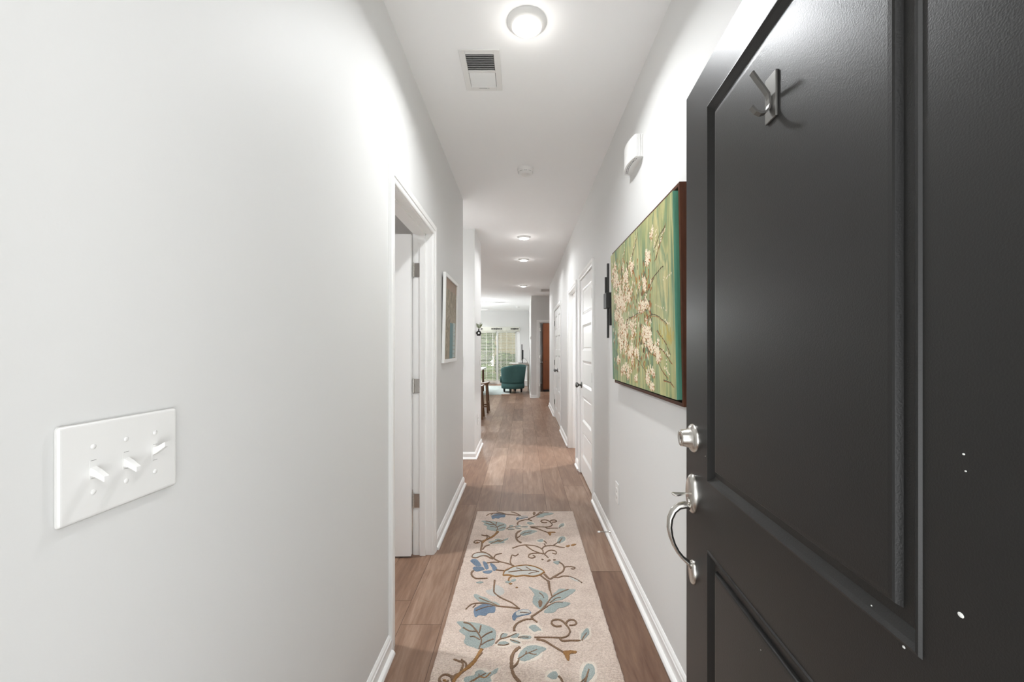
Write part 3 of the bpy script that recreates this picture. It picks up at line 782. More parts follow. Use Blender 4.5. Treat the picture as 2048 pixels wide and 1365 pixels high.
# door chime box
dc = thing('door_chime', 'white ribbed door chime box high on the right wall', 'door chime', (XR+.001, 2.08, 2.300))
mb = MB(); n = 18
prof = [(0,.0)]
for k in range(n+1):
    t = k/n; prof.append((-.040-.020*math.sin(PI*t)**.8, t*.23))
prof.append((0,.23))
mb.prism(prof, 'z', 0, .115)
mb.build('cover', M['plastic'], dc)
mb = MB()
for k, x in enumerate((-.036,-.028,-.020,-.011)):
    mb.bbox(x-.0022,x+.0022,-.003,.0,.002,.113,.0009)
mb.build('end_ribs', M['plastic'], dc)
for x in (-.030,-.022):
    mb = MB()
    for k in range(13):
        t = .12+.76*k/12; mb.box(x-.018*math.sin(PI*t)-.0018, x-.018*math.sin(PI*t)+.0018, t*.23-.0045, t*.23+.0045, -.0006, .0004)
    mb.build('sound_slots', M['slot'], dc)

# door stops on the baseboard
def door_stop(label, y, z=.058):
    t = thing('door_stop', label, 'door stop', (XR-.014, y, z))
    mb = MB(); R = Matrix.Rotation(-PI/2,4,'Y')
    mb.lathe([(.0105,0),(.0105,.003),(.006,.007),(.0035,.010),(.003,.014),(.003,.070),(.004,.072)], 16, mat=R); s = mb.build('rod', M['nickel'], t)
    mb = MB(); mb.lathe([(.006,.070),(.0068,.072),(.0068,.084),(.0055,.087),(0,.088)], 16, mat=R); mb.build('rubber_tip', M['plastic'], t)
    return t
door_stop('nickel door stop with a white tip on the baseboard, beside the runner rug', 2.80)
door_stop('nickel door stop with a white tip on the baseboard past the double closet doors', 8.85)

# ================================================================ ceiling fixtures
def ceiling_light(label, x, y, power, root=None):
    t = thing('ceiling_light', label, 'ceiling light', (x, y, CEIL), group='round flush ceiling lights')
    mb = MB(); mb.lathe([(.0875,0),(.0870,-.004),(.082,-.009),(.074,-.016),(.066,-.0215),(.0625,-.022),(.0615,-.0195)], 48, cap=False)
    mb.build('trim_ring', M['plastic'], t)
    mb = MB(); mb.lathe([(.0622,-.0195),(.050,-.0225),(.025,-.0245),(0,-.025)], 40, cap=False); mb.build('lens', M['lens'], t)
    l = bpy.data.lights.new('lamp', 'AREA'); l.shape = 'DISK'; l.size = .12; l.energy = power; l.color = (.955,.98,1.0); l.spread = math.radians(150)
    o = bpy.data.objects.new('lamp', l); C.objects.link(o); o.parent = t; o.location = (0,0,-.028)
    l2 = bpy.data.lights.new('lamp_glow', 'POINT'); l2.energy = power*.055; l2.color = (1,.975,.94); l2.shadow_soft_size = .03
    o2 = bpy.data.objects.new('lamp_glow', l2); C.objects.link(o2); o2.parent = t; o2.location = (0,0,-.075)
    return t
LP = 23.0
ceiling_light('nearest round white ceiling light, close above the entrance', .017, 1.80, LP*.42)
ceiling_light('second round ceiling light from the viewer, beyond the smoke detector', .012, 5.25, LP*.34)
ceiling_light('third round ceiling light from the viewer', .012, 6.55, LP*.28)
ceiling_light('farthest round ceiling light of the corridor', .012, 9.28, LP*.32)
ceiling_light('unseen round light added over the kitchen', -2.3, 7.6, LP*.7)  # from here on: out-of-view lamps added to brighten the rooms and corridor
ceiling_light('unseen round light added over the kitchen counter', -2.3, 9.6, LP*.6)
ceiling_light('unseen round light added in the side hall', -1.8, 4.4, LP*1.2)
ceiling_light('unseen round light added in the left bedroom', -2.1, 2.2, LP*1.3)
ceiling_light('unseen round light added in the far bedroom', 1.7, 12.0, LP*1.2)
ceiling_light('unseen round light added in the bathroom', 1.4, 5.2, LP*1.2)
ceiling_light('unseen round light added over the living room', -2.6, 14.3, LP*2.5)

sd = thing('smoke_detector', 'round white smoke detector on the ceiling between two lights', 'smoke detector', (.02, 3.27, CEIL))
mb = MB(); mb.lathe([(.066,0),(.066,-.010),(.064,-.013)], 40); mb.build('base', M['plastic'], sd)
mb = MB(); mb.lathe([(.062,-.013),(.061,-.026),(.056,-.036),(.046,-.044),(.030,-.047),(0,-.048)], 40, cap=False); b_ = mb.build('cover', M['plastic'], sd)
mb = MB()
for k in range(10):
    A = 2*PI*k/10; mb.box(-.012,.012,-.0006,.0006,-.0020,.0020, mat=Matrix.Rotation(A,4,'Z') @ Matrix.Translation((0,.0585,-.030)))
mb.build('vent_slots', pmat('slot_soft',(.4,.4,.39),.6), b_)
mb = MB(); mb.lathe([(.008,-.046),(.008,-.0495),(0,-.050)], 16, mat=Matrix.Translation((.018,-.012,.001))); mb.build('test_button', M['plastic'], b_)
sd2 = thing('smoke_detector', 'tiny white smoke detector on the living room ceiling', 'smoke detector', (-.18, 13.8, CEIL))
mb = MB(); mb.lathe([(.066,0),(.066,-.012),(.060,-.034),(.040,-.045),(0,-.047)], 28, cap=False); mb.build('cover', M['plastic'], sd2)

def register(label, x, y, w, l, rot=0):
    t = thing('ceiling_vent', label, 'air vent', (x, y, CEIL), (0,0,rot))
    mb = MB(); b = .030; zt = -.006
    W2, L2 = w/2, l/2
    for (x0,x1,y0,y1) in ((-W2,-W2+b,-L2,L2),(W2-b,W2,-L2,L2),(-W2+b,W2-b,-L2,-L2+b),(-W2+b,W2-b,L2-b,L2),(-W2+b,W2-b,-.008,.008)):
        mb.bbox(x0,x1,y0,y1,zt,-.0005,.0015)
    mb.build('frame', M['plastic'], t)
    mb = MB(); mb.box(-W2+b,W2-b,-L2+b,L2-b,-.0009,-.0002); mb.build('duct_back', M['mesh_dark'], t)
    for half, sg in ((-1, 1), (1, 1)):
        mb = MB(); n = 9
        for k in range(n):
            yc = (half*(.008 + (k+.5)*(L2-b-.008)/n))
            ang = math.radians(42) * (-half)
            mb.box(-W2+b+.002, W2-b-.002, -.0043, .0043, -.0005, .0005, mat=Matrix.Translation((0,yc,-.0052)) @ Matrix.Rotation(ang,4,'X'))
        mb.build('louvers', M['plastic'], t)
    mb = MB(); mb.box(-.028,.028,L2-b+.006,L2-b+.008,zt-.0004,zt); s_ = mb.build('lever_slot', M['slot'], t)
    mb = MB(); mb.bbox(.018,.022,L2-b+.002,L2-b+.012,zt-.006,zt,.0008); mb.build('damper_lever', M['plastic'], t)
    return t
register('white rectangular ceiling register beside the nearest ceiling light', -.2135, 2.115, .199, .31)
register('small white ceiling register in the far alcove', .60, 10.0, .36, .40)
# ================================================================ runner rug
RX0, RX1, RY0, RY1 = -.368, .400, .84, 3.28
RZ = .011
rug = thing('runner_rug', 'beige runner rug with embroidered brown vines and teal leaves on the plank floor', 'rug', (0,0,0))
mb = MB(); rnd = random.Random(4)
# slightly wavy outline, rounded corners, real thickness
def edge_pts():
    pts = []
    n = 120
    for k in range(n+1): pts.append((RX0+rnd.gauss(0,.0012), RY0+(RY1-RY0)*k/n))
    for k in range(1, 40): pts.append((RX0+(RX1-RX0)*k/40, RY1+rnd.gauss(0,.0008)))
    for k in range(n+1): pts.append((RX1+rnd.gauss(0,.0012), RY1-(RY1-RY0)*k/n))
    for k in range(1, 40): pts.append((RX1-(RX1-RX0)*k/40, RY0))
    return pts
ep = edge_pts(); n = len(ep)
cxr, cyr = (RX0+RX1)/2, (RY0+RY1)/2
def inset(p, d):
    return (p[0] + (d if p[0] < RX0+.01 else -d if p[0] > RX1-.01 else 0), p[1] + (d if p[1] < RY0+.005 else -d if p[1] > RY1-.005 else 0))
v = []; 
for (d, z) in ((0,.0005),(-.0015,.005),(.0015,.0095),(.006,RZ)):
    v += [(*inset(p, d), z) for p in ep]
f = []
for r in range(3):
    for k in range(n): f.append((r*n+k, r*n+(k+1)%n, (r+1)*n+(k+1)%n, (r+1)*n+k))
f.append([3*n+k for k in range(n)]); f.append([k for k in range(n)][::-1])
mb.add(v, f)
mb.build('pile', M['rug'], rug)
# embroidered pattern. E,F,C_,D: four views of the pattern; coordinates give points on the floor
def fl(crop, x, y):
    if crop == 'E': px, py = 860+x/7, 1170+y/7
    elif crop == 'F': px, py = 1040+x/7, 1170+y/7
    elif crop == 'C': px, py = 860+x/7.585, 1000+y/7.585
    else: px, py = 1040+x/7.585, 1000+y/7.585
    Y = F*(H-RZ)/(py-699)
    return ((px-1046)*Y/F, Y)
def smooth(P, sub=4, closed=False):
    out = []; n = len(P)
    rng = range(n) if closed else range(n-1)
    for i in rng:
        p0 = P[(i-1) % n] if closed or i > 0 else P[0]; p1 = P[i]; p2 = P[(i+1) % n]; p3 = P[(i+2) % n] if closed or i < n-2 else P[-1]
        for k in range(sub):
            t = k/sub
            out.append(tuple(.5*((2*p1[j]) + (-p0[j]+p2[j])*t + (2*p0[j]-5*p1[j]+4*p2[j]-p3[j])*t*t + (-p0[j]+3*p1[j]-3*p2[j]+p3[j])*t**3) for j in (0,1)))
    if not closed: out.append(P[-1])
    return out
PER = 1.145
MATI = {'teal':0,'pale':1,'blue':2,'brown':3,'gold':4,'halo':5}
pat = MB(); hr = random.Random(9); ZC = [0]
def leaf(crop, pts, col, z=.0016, halo=False):
    base = smooth([fl(crop, *p) if len(p) == 2 else fl(p[0], p[1], p[2]) for p in pts], 4, True)
    for sh in (-PER, 0, PER):
        P = [(x+hr.gauss(0,.0007), y+sh+hr.gauss(0,.0007)) for x, y in base]
        cy = sum(p[1] for p in P)/len(P); cx_ = sum(p[0] for p in P)/len(P)
        if min(p[1] for p in P) < RY0+.01 or max(p[1] for p in P) > RY1-.01: continue
        ar = sum(P[i-1][0]*P[i][1]-P[i][0]*P[i-1][1] for i in range(len(P)))
        if ar < 0: P = P[::-1]
        ZC[0] += 1; jz = (ZC[0] % 37)*.00002
        if halo:
            Q = [(cx_+(x-cx_)*1.0+ (0.010 if x>cx_ else -.010), cy+(y-cy)*1.0+(0.012 if y>cy else -.012)) for x, y in P]
            n = len(Q); pat.add([(x,y,RZ-.0004) for x,y in Q]+[(cx_+(x-cx_)*.96,cy+(y-cy)*.96,RZ+.0005+jz) for x,y in Q], [(k,(k+1)%n,n+(k+1)%n,n+k) for k in range(n)]+[[n+k for k in range(n)]], MATI['halo'], False)
        n = len(P)
        top = [(x+(cx_-x)*.05, y+(cy-y)*.05, RZ+z+jz) for x, y in P]
        pat.add([(x,y,RZ-.0004) for x,y in P]+top, [(k,(k+1)%n,n+(k+1)%n,n+k) for k in range(n)]+[[n+k for k in range(n)]], MATI[col], False)
def vine(crop, pts, w, col='brown', z=.0030, taper=.6):
    base = smooth([fl(crop, *p) if len(p) == 2 else fl(p[0], p[1], p[2]) for p in pts], 5)
    for sh in (-PER, 0, PER):
        P = [(x, y+sh) for x, y in base if RY0+.012 < y+sh < RY1-.012]
        if len(P) < 3: continue
        v = []; f = []; n = len(P)
        for i, (x, y) in enumerate(P):
            a_ = Vector(P[max(i-1,0)]); b_ = Vector(P[min(i+1,n-1)]); t = (b_-a_)
            if t.length < 1e-9: t = Vector((1,0))
            t.normalize(); nn = Vector((-t.y, t.x))
            if i == 0: ZC[0] += 1; jz = (ZC[0] % 41)*.00003
            ww = w*(1-(1-taper)*i/n)*hr.uniform(.82,1.15)
            for (s_, zz) in ((-1,-.0004),(-.7,z+jz),(.7,z+jz),(1,-.0004)): v.append((x+nn.x*ww*s_, y+nn.y*ww*s_, RZ+zz))
        for i in range(n-1):
            for k in range(3): f.append((i*4+k, i*4+k+1, i*4+4+k+1, i*4+4+k))
        f.append((0,1,2,3)); f.append(tuple(len(v)-4+k for k in (3,2,1,0)))
        pat.add(v, f, MATI[col], False)
# leaves
leaf('E', [(370,520),(480,515),(620,530),(720,550),(820,580),(900,620),(930,680),(920,750),(890,840),(780,890),(690,910),(600,880),(510,850),(470,800),(490,720),(420,670),(410,640),(440,600)], 'teal')
leaf('E', [(610,150),(640,130),(700,160),(790,190),(860,240),(930,250),(980,290),(930,305),(820,262),(700,240),(640,200)], 'teal')
leaf('E', [(780,85),(860,62),(900,0),(1000,35),(1045,95),(1000,150),(870,160),(800,120)], 'pale', .0008)
leaf('E', [(690,290),(760,270),(860,285),(920,320),(905,390),(820,400),(770,440),(690,430),(630,460),(610,390),(615,340)], 'blue')
leaf('E', [(1150,430),(1200,380),(1290,350),(1370,350),(1420,390),(1390,420),(1300,440),(1220,460),(1180,505),(1150,480)], 'blue')
leaf('E', [(1195,405),(1240,375),(1300,358),(1370,358),(1405,392),(1370,415),(1290,425),(1220,440)], 'pale', .0022)
leaf('F', [(120,30),(200,60),(300,90),(380,130),(400,200),(380,260),(330,330),(290,350),(230,310),(180,260),(180,180),(200,130)], 'teal')
leaf('F', [(390,240),(430,170),(510,90),(560,60),(680,65),(780,70),(740,120),(680,160),(600,210),(500,230),(430,260)], 'teal')
leaf('F', [(330,380),(420,290),(500,250),(600,240),(710,260),(640,310),(530,340),(480,390),(380,400)], 'teal')
leaf('F', [(120,600),(160,570),(220,570),(260,600),(300,645),(250,650),(200,665),(150,630)], 'teal', halo=True)
leaf('F', [(860,790),(855,710),(900,640),(950,610),(975,680),(930,740)], 'teal', halo=True)
leaf('E', [(1230,1040),(1250,960),(1330,880),(1450,850),(1520,860),(1630,895),(1560,960),(1490,1010),(1360,1070),(1300,1080)], 'teal', halo=True)
for q in ([(980,760),(990,700),(1040,685),(1090,700),(1050,750)],[(1130,745),(1160,700),(1250,690),(1220,745)],[(1230,745),(1300,720),(1400,722),(1420,750),(1380,768),(1300,765)],[(1120,775),(1200,780),(1275,820),(1230,830),(1150,810)],[(940,845),(980,805),(1060,800),(1110,830),(1040,855),(970,850)]):
    leaf('E', q, 'teal', halo=True)
leaf('E', [(470,1362),(480,1310),(540,1290),(620,1270),(640,1220),(720,1200),(790,1240),(870,1220),(960,1170),(940,1230),(850,1300),(860,1362),(700,1390),(560,1400)], 'teal', halo=True)
leaf('F', [(380,1280),(440,1230),(510,1220),(530,1290),(480,1330),(410,1310)], 'teal', halo=True)
leaf('F', [(860,1365),(870,1230),(920,1120),(1000,1110),(1050,1180),(1040,1270),(960,1365),(900,1395)], 'teal', halo=True)
0 and leaf('C', [(885,650),(930,620),(1050,595),(1190,590),(1150,640),(1080,670),(1000,700),(920,690)], 'teal', halo=True)
for q in ([(610,930),(640,905),(700,905),(750,950),(780,1000),(740,1010),(680,1000),(640,960)],[(800,940),(860,960),(890,1040),(850,1060),(820,1010)],[(650,1050),(680,1020),(790,1020),(830,1060),(780,1080),(700,1090)],[(910,970),(960,980),(1020,1050),(970,1085),(940,1040)],[(795,1095),(880,1078),(950,1080),(910,1120),(830,1118)]):
    leaf('C', q, 'blue', halo=False)
leaf('C', [(1110,1150),(1130,1090),(1200,1050),(1280,1020),('C',1400,1002),('D',120,1000),('D',250,1030),('D',350,1080),('D',370,1110),('D',300,1145),('D',200,1165),('D',60,1155),('C',1300,1170),(1200,1150)], 'pale', .0008)
leaf('C', [(640,870),(660,830),(740,805),(850,820),(950,870),(850,855),(700,885)], 'pale', .0008)
leaf('D', [(740,1170),(830,1185),(900,1220),(935,1262),(860,1240),(790,1215)], 'pale', .0012)
leaf('D', [(500,950),(560,935),(610,940),(570,985)], 'teal')
0 and leaf('D', [(510,690),(580,640),(640,610),(680,620),(640,650),(560,680)], 'teal')
0 and leaf('D', [(280,655),(320,640),(365,655),(330,672)], 'teal')
leaf('C', [(1140,1255),(1180,1235),(1230,1255),(1200,1272)], 'teal'); leaf('C', [(1220,1235),(1270,1205),(1305,1218),(1260,1250)], 'teal')
leaf('C', [(700,1260),(760,1245),(810,1255),(760,1275)], 'teal')
leaf('D', [(320,905),(345,903),(360,912),(335,918)], 'brown', .002); leaf('D', [(405,940),(440,912),(465,920),(440,940)], 'brown', .002); leaf('D', [(500,915),(530,908),(545,918),(515,925)], 'brown', .002)
leaf('C', [(1190,1278),(1220,1268),(1250,1280),(1220,1290)], 'gold', .002); leaf('C', [(1295,1335),(1320,1325),(1340,1337),(1315,1345)], 'gold', .002)
leaf('F', [(255,250),(280,215),(315,250),(300,310),(270,320)], 'brown', .003)
leaf('F', [(600,940),(700,928),(790,935),(785,965),(700,975),(690,1060),(660,1060),(620,985)], 'gold', .003)
leaf('D', [(690,705),(740,690),(760,700),(730,722)], 'gold', .002); leaf('D', [(770,690),(820,672),(855,680),(800,705)], 'gold', .002)
# vines
W_ = .0055
vine('E', [(905,-60),(895,60),(905,120),(1000,190),(1130,250),(1190,290),(1255,345)], W_)
vine('E', [(1255,340),(1130,322),(1000,310),(900,295),(800,270),(700,262),(580,280),(500,350)], W_)
vine('E', [(690,190),(780,230),(870,262),(950,300)], .004); vine('E', [(640,370),(700,345),(780,320),(880,305)], .004); vine('E', [(640,285),(625,300),(600,325)], .0035)
vine('E', [(1180,655),(1180,600),(1230,540),(1330,495),(1400,490),(1440,490),('F',240,530)], W_+.001)
vine('F', [(180,490),(165,450),(200,430),(270,380),(310,350),(400,240),(450,180),(560,118),(680,70)], W_+.001)
vine('F', [(300,360),(400,300),(500,255),(600,255)], .004); vine('F', [(420,260),(500,200),(570,185)], .0035); vine('F', [(270,120),(310,150),(335,190)], .0035)
vine('E', [(1260,395),(1330,400),(1400,408)], .0035)
vine('F', [(405,-40),(412,20),(425,90),(450,175)], W_, 'brown')
vine('F', [(580,585),(500,590),(445,550),(460,505),(540,495),(600,520),(640,560),(680,610),(700,660),(670,720),(610,745),(560,750),(400,745),(200,745)], W_)
vine('F', [(640,550),(680,505),(750,500),(790,540),(760,570),(690,575)], W_)
vine('F', [(560,760),(600,795),(700,790),(850,790)], W_)
vine('F', [(866,788),(900,725),(935,680)], .004)
vine('F', [(230,770),(340,790),(440,850),(540,910),(610,950),(670,975)], W_+.001)
vine('E', [(1230,1050),(1290,1015),(1340,980),(1400,955),(1500,915)], .004); vine('E', [(1340,980),(1350,940)], .004) ; vine('E', [(1380,965),(1460,985),(1490,980)], .0035)
vine('E', [(920,830),(980,770),(1060,750),(1140,720),(1210,690)], .0045); vine('E', [(980,770),(1000,710),(1030,690)], .003); vine('E', [(1230,748),(1300,742),(1380,745)], .003)
vine('E', [(950,850),(1040,855),(1110,835)], .003); vine('E', [(1120,778),(1190,800),(1260,825)], .003)
vine('E', [(1260,880),(1190,930),(1150,1000),(1140,1100),(1150,1200),(1180,1280),(1260,1375)], .0085, 'brown', taper=.8)
vine('E', [(1160,1165),(1210,1120),(1245,1060)], .006)
vine('E', [(725,905),(680,980),(620,1080),(540,1160),(440,1230),(370,1300),(320,1375)], .0085, 'gold', taper=.8)
vine('E', [(430,1220),(462,1110),(400,1075),(330,1052)], W_)
vine('E', [(310,1340),(290,1290),(210,1265),(140,1310),(150,1370)], W_); vine('E', [(220,1370),(210,1345),(180,1350)], .005, 'gold')
vine('E', [(470,535),(560,560),(640,640),(700,730),(720,800),(685,905)], .0052); vine('E', [(465,608),(550,655),(650,662)], .0045); vine('E', [(712,580),(690,680)], .0045)
vine('E', [(872,665),(790,700),(722,750)], .0045); vine('E', [(890,770),(800,800),(720,850)], .0048); vine('E', [(560,735),(620,735),(700,780)], .0045)
vine('E', [(600,1360),(690,1300),(770,1310),(850,1240)], .005, 'gold'); vine('E', [(690,1300),(685,1260)], .004)
vine('F', [(540,1285),(580,1330),(605,1385)], .006); vine('F', [(910,1375),(940,1270),(965,1190)], .0055)
vine('C', [(1030,500),(960,550),(860,610),(800,630),(785,700),(772,780),(830,805),(900,840),(960,890),(1050,940),(1150,965),(1230,990),(1280,1015)], .0075)
vine('C', [(965,890),(1000,840),(1090,820)], .005); vine('C', [(960,905),(900,880),(850,855),(770,860),(700,885),(640,872),(660,830),(740,805),(830,810)], .006)
vine('C', [(790,632),(710,620),(665,645),(700,665),(755,652)], .005); vine('C', [(795,760),(840,710),(905,690)], .006); vine('C', [(900,580),(895,560),(850,540)], .005)
vine('C', [(920,670),(1000,640),(1080,615)], .004)
vine('C', [(860,965),(950,955),(1050,955)], .005); vine('C', [(1000,1070),(1150,1078),(1250,1022)], .0055)
vine('C', [(660,1080),(630,1110),(640,1160),(700,1200),(800,1200),(875,1197)], .006)
vine('C', [(1240,1000),(1220,950),(1225,900),(1245,845),(1295,858),(1340,828)], .0055)
vine('C', [(1110,1150),(1130,1090),(1200,1050),(1280,1020),(1400,1002),('D',120,1000),('D',250,1030),('D',350,1080),('D',372,1115)], .0042, 'gold', taper=.9)
vine('C', [(1110,1150),(1200,1148),(1300,1168),('D',60,1155),('D',200,1168),('D',300,1145),('D',360,1105)], .0060, 'gold', taper=.9)
vine('C', [(1190,1105),(1300,1090),('D',60,1080),('D',200,1080),('D',290,1100)], .004); vine('D', [(90,1025),(140,1055),(180,1080)], .0035); vine('D', [(130,1130),(190,1110),(260,1100)], .0035); vine('C', [(1310,1040),(1360,1055),(1400,1075)], .0035)
vine('D', [(305,1145),(400,1220),(440,1240)], .006); vine('D', [(370,1130),(450,1205),(510,1175),(590,1130),(650,1090),(670,1030),(640,980),(590,952)], .0075)
vine('D', [(672,1025),(760,1020),(830,1032),(820,1055),(770,1052)], .005); vine('D', [(510,1180),(580,1185),(650,1165),(750,1170),(850,1210),(940,1265)], .0055)
vine('D', [(430,1235),(440,1300),(452,1380)], .0075)
vine('C', [(1250,740),(1350,705),(1440,690),('D',150,695),('D',230,705),('D',300,732),('D',345,770),('D',358,815),('D',430,885)], .0055)
vine('D', [(335,745),(380,710),(500,700),(600,722),(680,732)], .0055); vine('D', [(370,832),(420,785),(480,770),(545,790),(545,828),(490,815)], .005)
vine('D', [(360,825),(260,815),(150,830),(130,872),(180,890),(232,870),(195,848)], .0055); vine('D', [(90,700),(180,765),(260,800),(350,830)], .0048); vine('D', [(510,695),(570,655),(620,630)], .004); vine('D', [(390,705),(365,670)], .004)
vine('C', [(1190,1235),(1200,1195),(1240,1168)], .006, 'gold'); 
pat.build('embroidery', [M['rug_teal'],M['rug_pale'],M['rug_blue'],M['rug_brown'],M['rug_gold'],M['rug_halo']], rug)

# ================================================================ far end
# wardrobe inside the far bedroom
wd = thing('wardrobe', 'tall reddish-brown wooden wardrobe inside the far bedroom', 'wardrobe', (.62, 12.6, 0))
mb = MB(); mb.bbox(0,1.1,.02,.6,.06,2.12,.004); mb.box(.02,1.08,.05,.58,0,.06); mb.build('carcass', M['wardrobe'], wd)
for k in range(2):
    mb = MB(); mb.bbox(.004+k*.548,.548+k*.548,0,.02,.075,2.105,.003); dr = mb.build('door', M['wardrobe'], wd)
    mb = MB(); xh = .05 if k == 0 else .60
    mb.tube([(xh,-.001,.93),(xh,-.025,.93),(xh+.05,-.028,.935)],[.006,.005,.005],8); mb.build('handle', M['blackmetal'], dr)
mb = MB(); mb.box(.01,1.09,.012,.03,0,.065); mb.build('plinth', M['blackwood'], wd)

th = thing('thermostat', 'small white thermostat on the corner of the living room wall', 'thermostat', (.219, 11.12, 1.62))
mb = MB(); mb.bbox(-.022,.001,-.05,.05,-.04,.04,.004); mb.build('cover', M['plastic'], th)
mb = MB(); mb.box(-.0226,-.0218,-.03,.03,-.005,.025); mb.build('screen', pmat('lcd_grey',(.3,.33,.3),.3), th)

# armchair: barrel back, facing away to the left
ac = thing('armchair', 'teal swivel barrel armchair with black legs seen from behind', 'armchair', (-.31, 12.46, 0))
back = math.radians(-52)      # direction the back points to
def shell(mb, r_of, z0, zt_of, th_, a0, a1, n=40, m=8, mi=0):
    v = []; f = []
    for i in range(n+1):
        A = a0+(a1-a0)*i/n
        zt = zt_of(A)
        col = []
        for j in range(m+1):
            z = z0+(zt-z0)*j/m; r = r_of(A, z); col.append((math.cos(back+A)*r, math.sin(back+A)*r, z))
        r = r_of(A, zt)
        col.append((math.cos(back+A)*(r-th_*.25), math.sin(back+A)*(r-th_*.25), zt+.018)); col.append((math.cos(back+A)*(r-th_*.75), math.sin(back+A)*(r-th_*.75), zt+.018))
        for j in range(m, -1, -1):
            z = z0+(zt-z0)*j/m; r = r_of(A, z)-th_; col.append((math.cos(back+A)*r, math.sin(back+A)*r, z))
        v += col; K = len(col)
    for i in range(n):
        for j in range(K):
            f.append((i*K+j, i*K+(j+1)%K, (i+1)*K+(j+1)%K, (i+1)*K+j))
    f.append(list(range(K))); f.append([n*K+j for j in range(K)][::-1])
    mb.add(v, f, mi, True)
def zt_of(A):
    t = min(1, abs(A)/math.radians(128)); return .845 - .15*t**1.35
mb = MB(); shell(mb, lambda A, z: .345+.075*max(0,(z-.29))/.55*(math.cos(A*.5)), .285, zt_of, .085, -math.radians(118), math.radians(118)); mb.build('backrest', M['teal'], ac)
mb = MB(); mb.lathe([(.30,.125),(.350,.128),(.355,.20),(.352,.270),(.345,.280),(.1,.280)], 48, cap=True); mb.build('base_skirt', M['teal'], ac)
mb = MB(); mb.lathe([(.347,.272),(.351,.279),(.347,.287)], 48, cap=False); mb.build('seam_piping', M['seam'], ac)
mb = MB(); mb.lathe([(.25,.285),(.345,.29),(.352,.36),(.342,.43),(.30,.455),(0,.465)], 40, cap=False); mb.build('seat', M['teal'], ac)
for sd_ in (-1,1):
    mb = MB(); A = back+sd_*math.radians(122); c_ = Vector((math.cos(A)*.33, math.sin(A)*.33, 0))
    mb.lathe([(0,.29),(.062,.30),(.066,.42),(.058,.47),(.03,.49),(0,.492)], 20, mat=Matrix.Translation(c_)); mb.build('arm_front', M['teal'], ac)
for k in range(4):
    A = back + math.radians(38) + k*PI/2
    c_ = Vector((math.cos(A)*.27, math.sin(A)*.27, 0))
    mb = MB(); mb.add([(c_.x+a_*s_, c_.y+b_*s_, z) for z, s_ in ((0.008,.024),(.13,.036)) for a_, b_ in ((-1,-1),(1,-1),(1,1),(-1,1))], [(0,1,5,4),(1,2,6,5),(2,3,7,6),(3,0,4,7),(0,3,2,1),(4,5,6,7)])
    mb.build('leg', M['blackwood'], ac)

# living room rug
lr = MB(); lr.bbox(-3.3,-.40,11.72,14.6,0.0005,.008,.003)
tag(lr.build('area_rug', M['rug_green']), 'pale blue-grey area rug under the teal armchair', 'rug')
rr = MB(); rr.tube([(-.62,11.66,.016),(-.48,11.665,.019),(-.36,11.67,.017)], .015, 12)
tag(rr.build('rolled_mat', M['rug']), 'small beige rolled mat at the near edge of the area rug', 'mat')

# desk with monitor against the living room wall
dk = thing('desk', 'narrow grey-brown desk against the living room wall behind the armchair', 'desk', (.2, 12.9, 0))
mb = MB(); mb.bbox(-.56,-.008,0,1.5,.815,.845,.004); mb.build('desk_top', M['desktop'], dk)
for x in (-.52,-.05):
    for y in (.04,1.42):
        mb = MB(); mb.bbox(x,x+.045,y,y+.045,0,.815,.003); mb.build('leg', M['desktop'], dk)
mb = MB(); mb.box(-.52,-.05,.05,1.44,.74,.812); mb.build('apron', M['whitetable'], dk)
cl = MB(); cl.add([(x,y,z) for (x,y,z) in ((-.46,13.35,.8452),(-.17,13.35,.8452),(-.17,14.2,.8452),(-.46,14.2,.8452),(-.50,13.35,.72),(-.50,14.2,.72),(-.46,13.35,.8485),(-.17,13.35,.8485),(-.17,14.2,.8485),(-.46,14.2,.8485))],
   [(6,7,8,9),(0,3,2,1)] + [(0,1,7,6),(1,2,8,7),(2,3,9,8),(3,0,6,9)])
tag(cl.build('table_cloth', M['whitetable']), 'folded white cloth lying on the desk', 'cloth')
tv = thing('monitor', 'thin black television seen edge-on standing on the desk', 'television', (-.02, 13.2, .845))
mb = MB(); mb.bbox(-.028,.0,.02,.92,.10,.63,.006); mb.bbox(0,.035,.22,.72,.14,.45,.01); mb.build('screen_housing', M['tv'], tv)
mb = MB(); mb.bbox(-.0285,-.0275,.035,.905,.115,.615,.0003); mb.build('screen', M['tv'], tv)
mb = MB(); mb.bbox(-.11,.11,.28,.66,0.0005,.014,.005); mb.bbox(-.015,.012,.44,.50,.01,.16,.004); mb.build('stand', M['tv'], tv)
cb = MB(); cb.tube([(.02,13.75,1.02),(.09,13.8,.98),(.15,13.8,.90),(.16,13.8,.858),(.12,13.7,.850)], .004, 6)
tag(cb.build('power_cable', M['tv']), 'thin black cable running down behind the television', 'cable')
bx = thing('storage_box', 'small white storage box on the floor under the desk', 'box', (.0, 14.5, 0))
mb = MB(); mb.bbox(-.2,.16,0,.3,0.0005,.17,.006); mb.build('box_body', M['whitetable'], bx)
mb = MB(); mb.bbox(-.205,.165,-.005,.305,.17,.19,.004); mb.build('lid', M['plastic'], bx)

# dining table, its right end shows
dt = thing('dining_table', 'white-topped dining table at the left of the living room', 'table', (-1.14, 10.8, .0085))
mb = MB(); mb.bbox(-1.0,0,0,2.0,.715,.75,.006); mb.build('table_top', M['whitetable'], dt)
for x in (-.93,-.13):
    for y in (.08,1.86):
        mb = MB(); mb.bbox(x,x+.06,y,y+.06,.0,.715,.004); mb.build('leg', M['stoolwood'], dt)

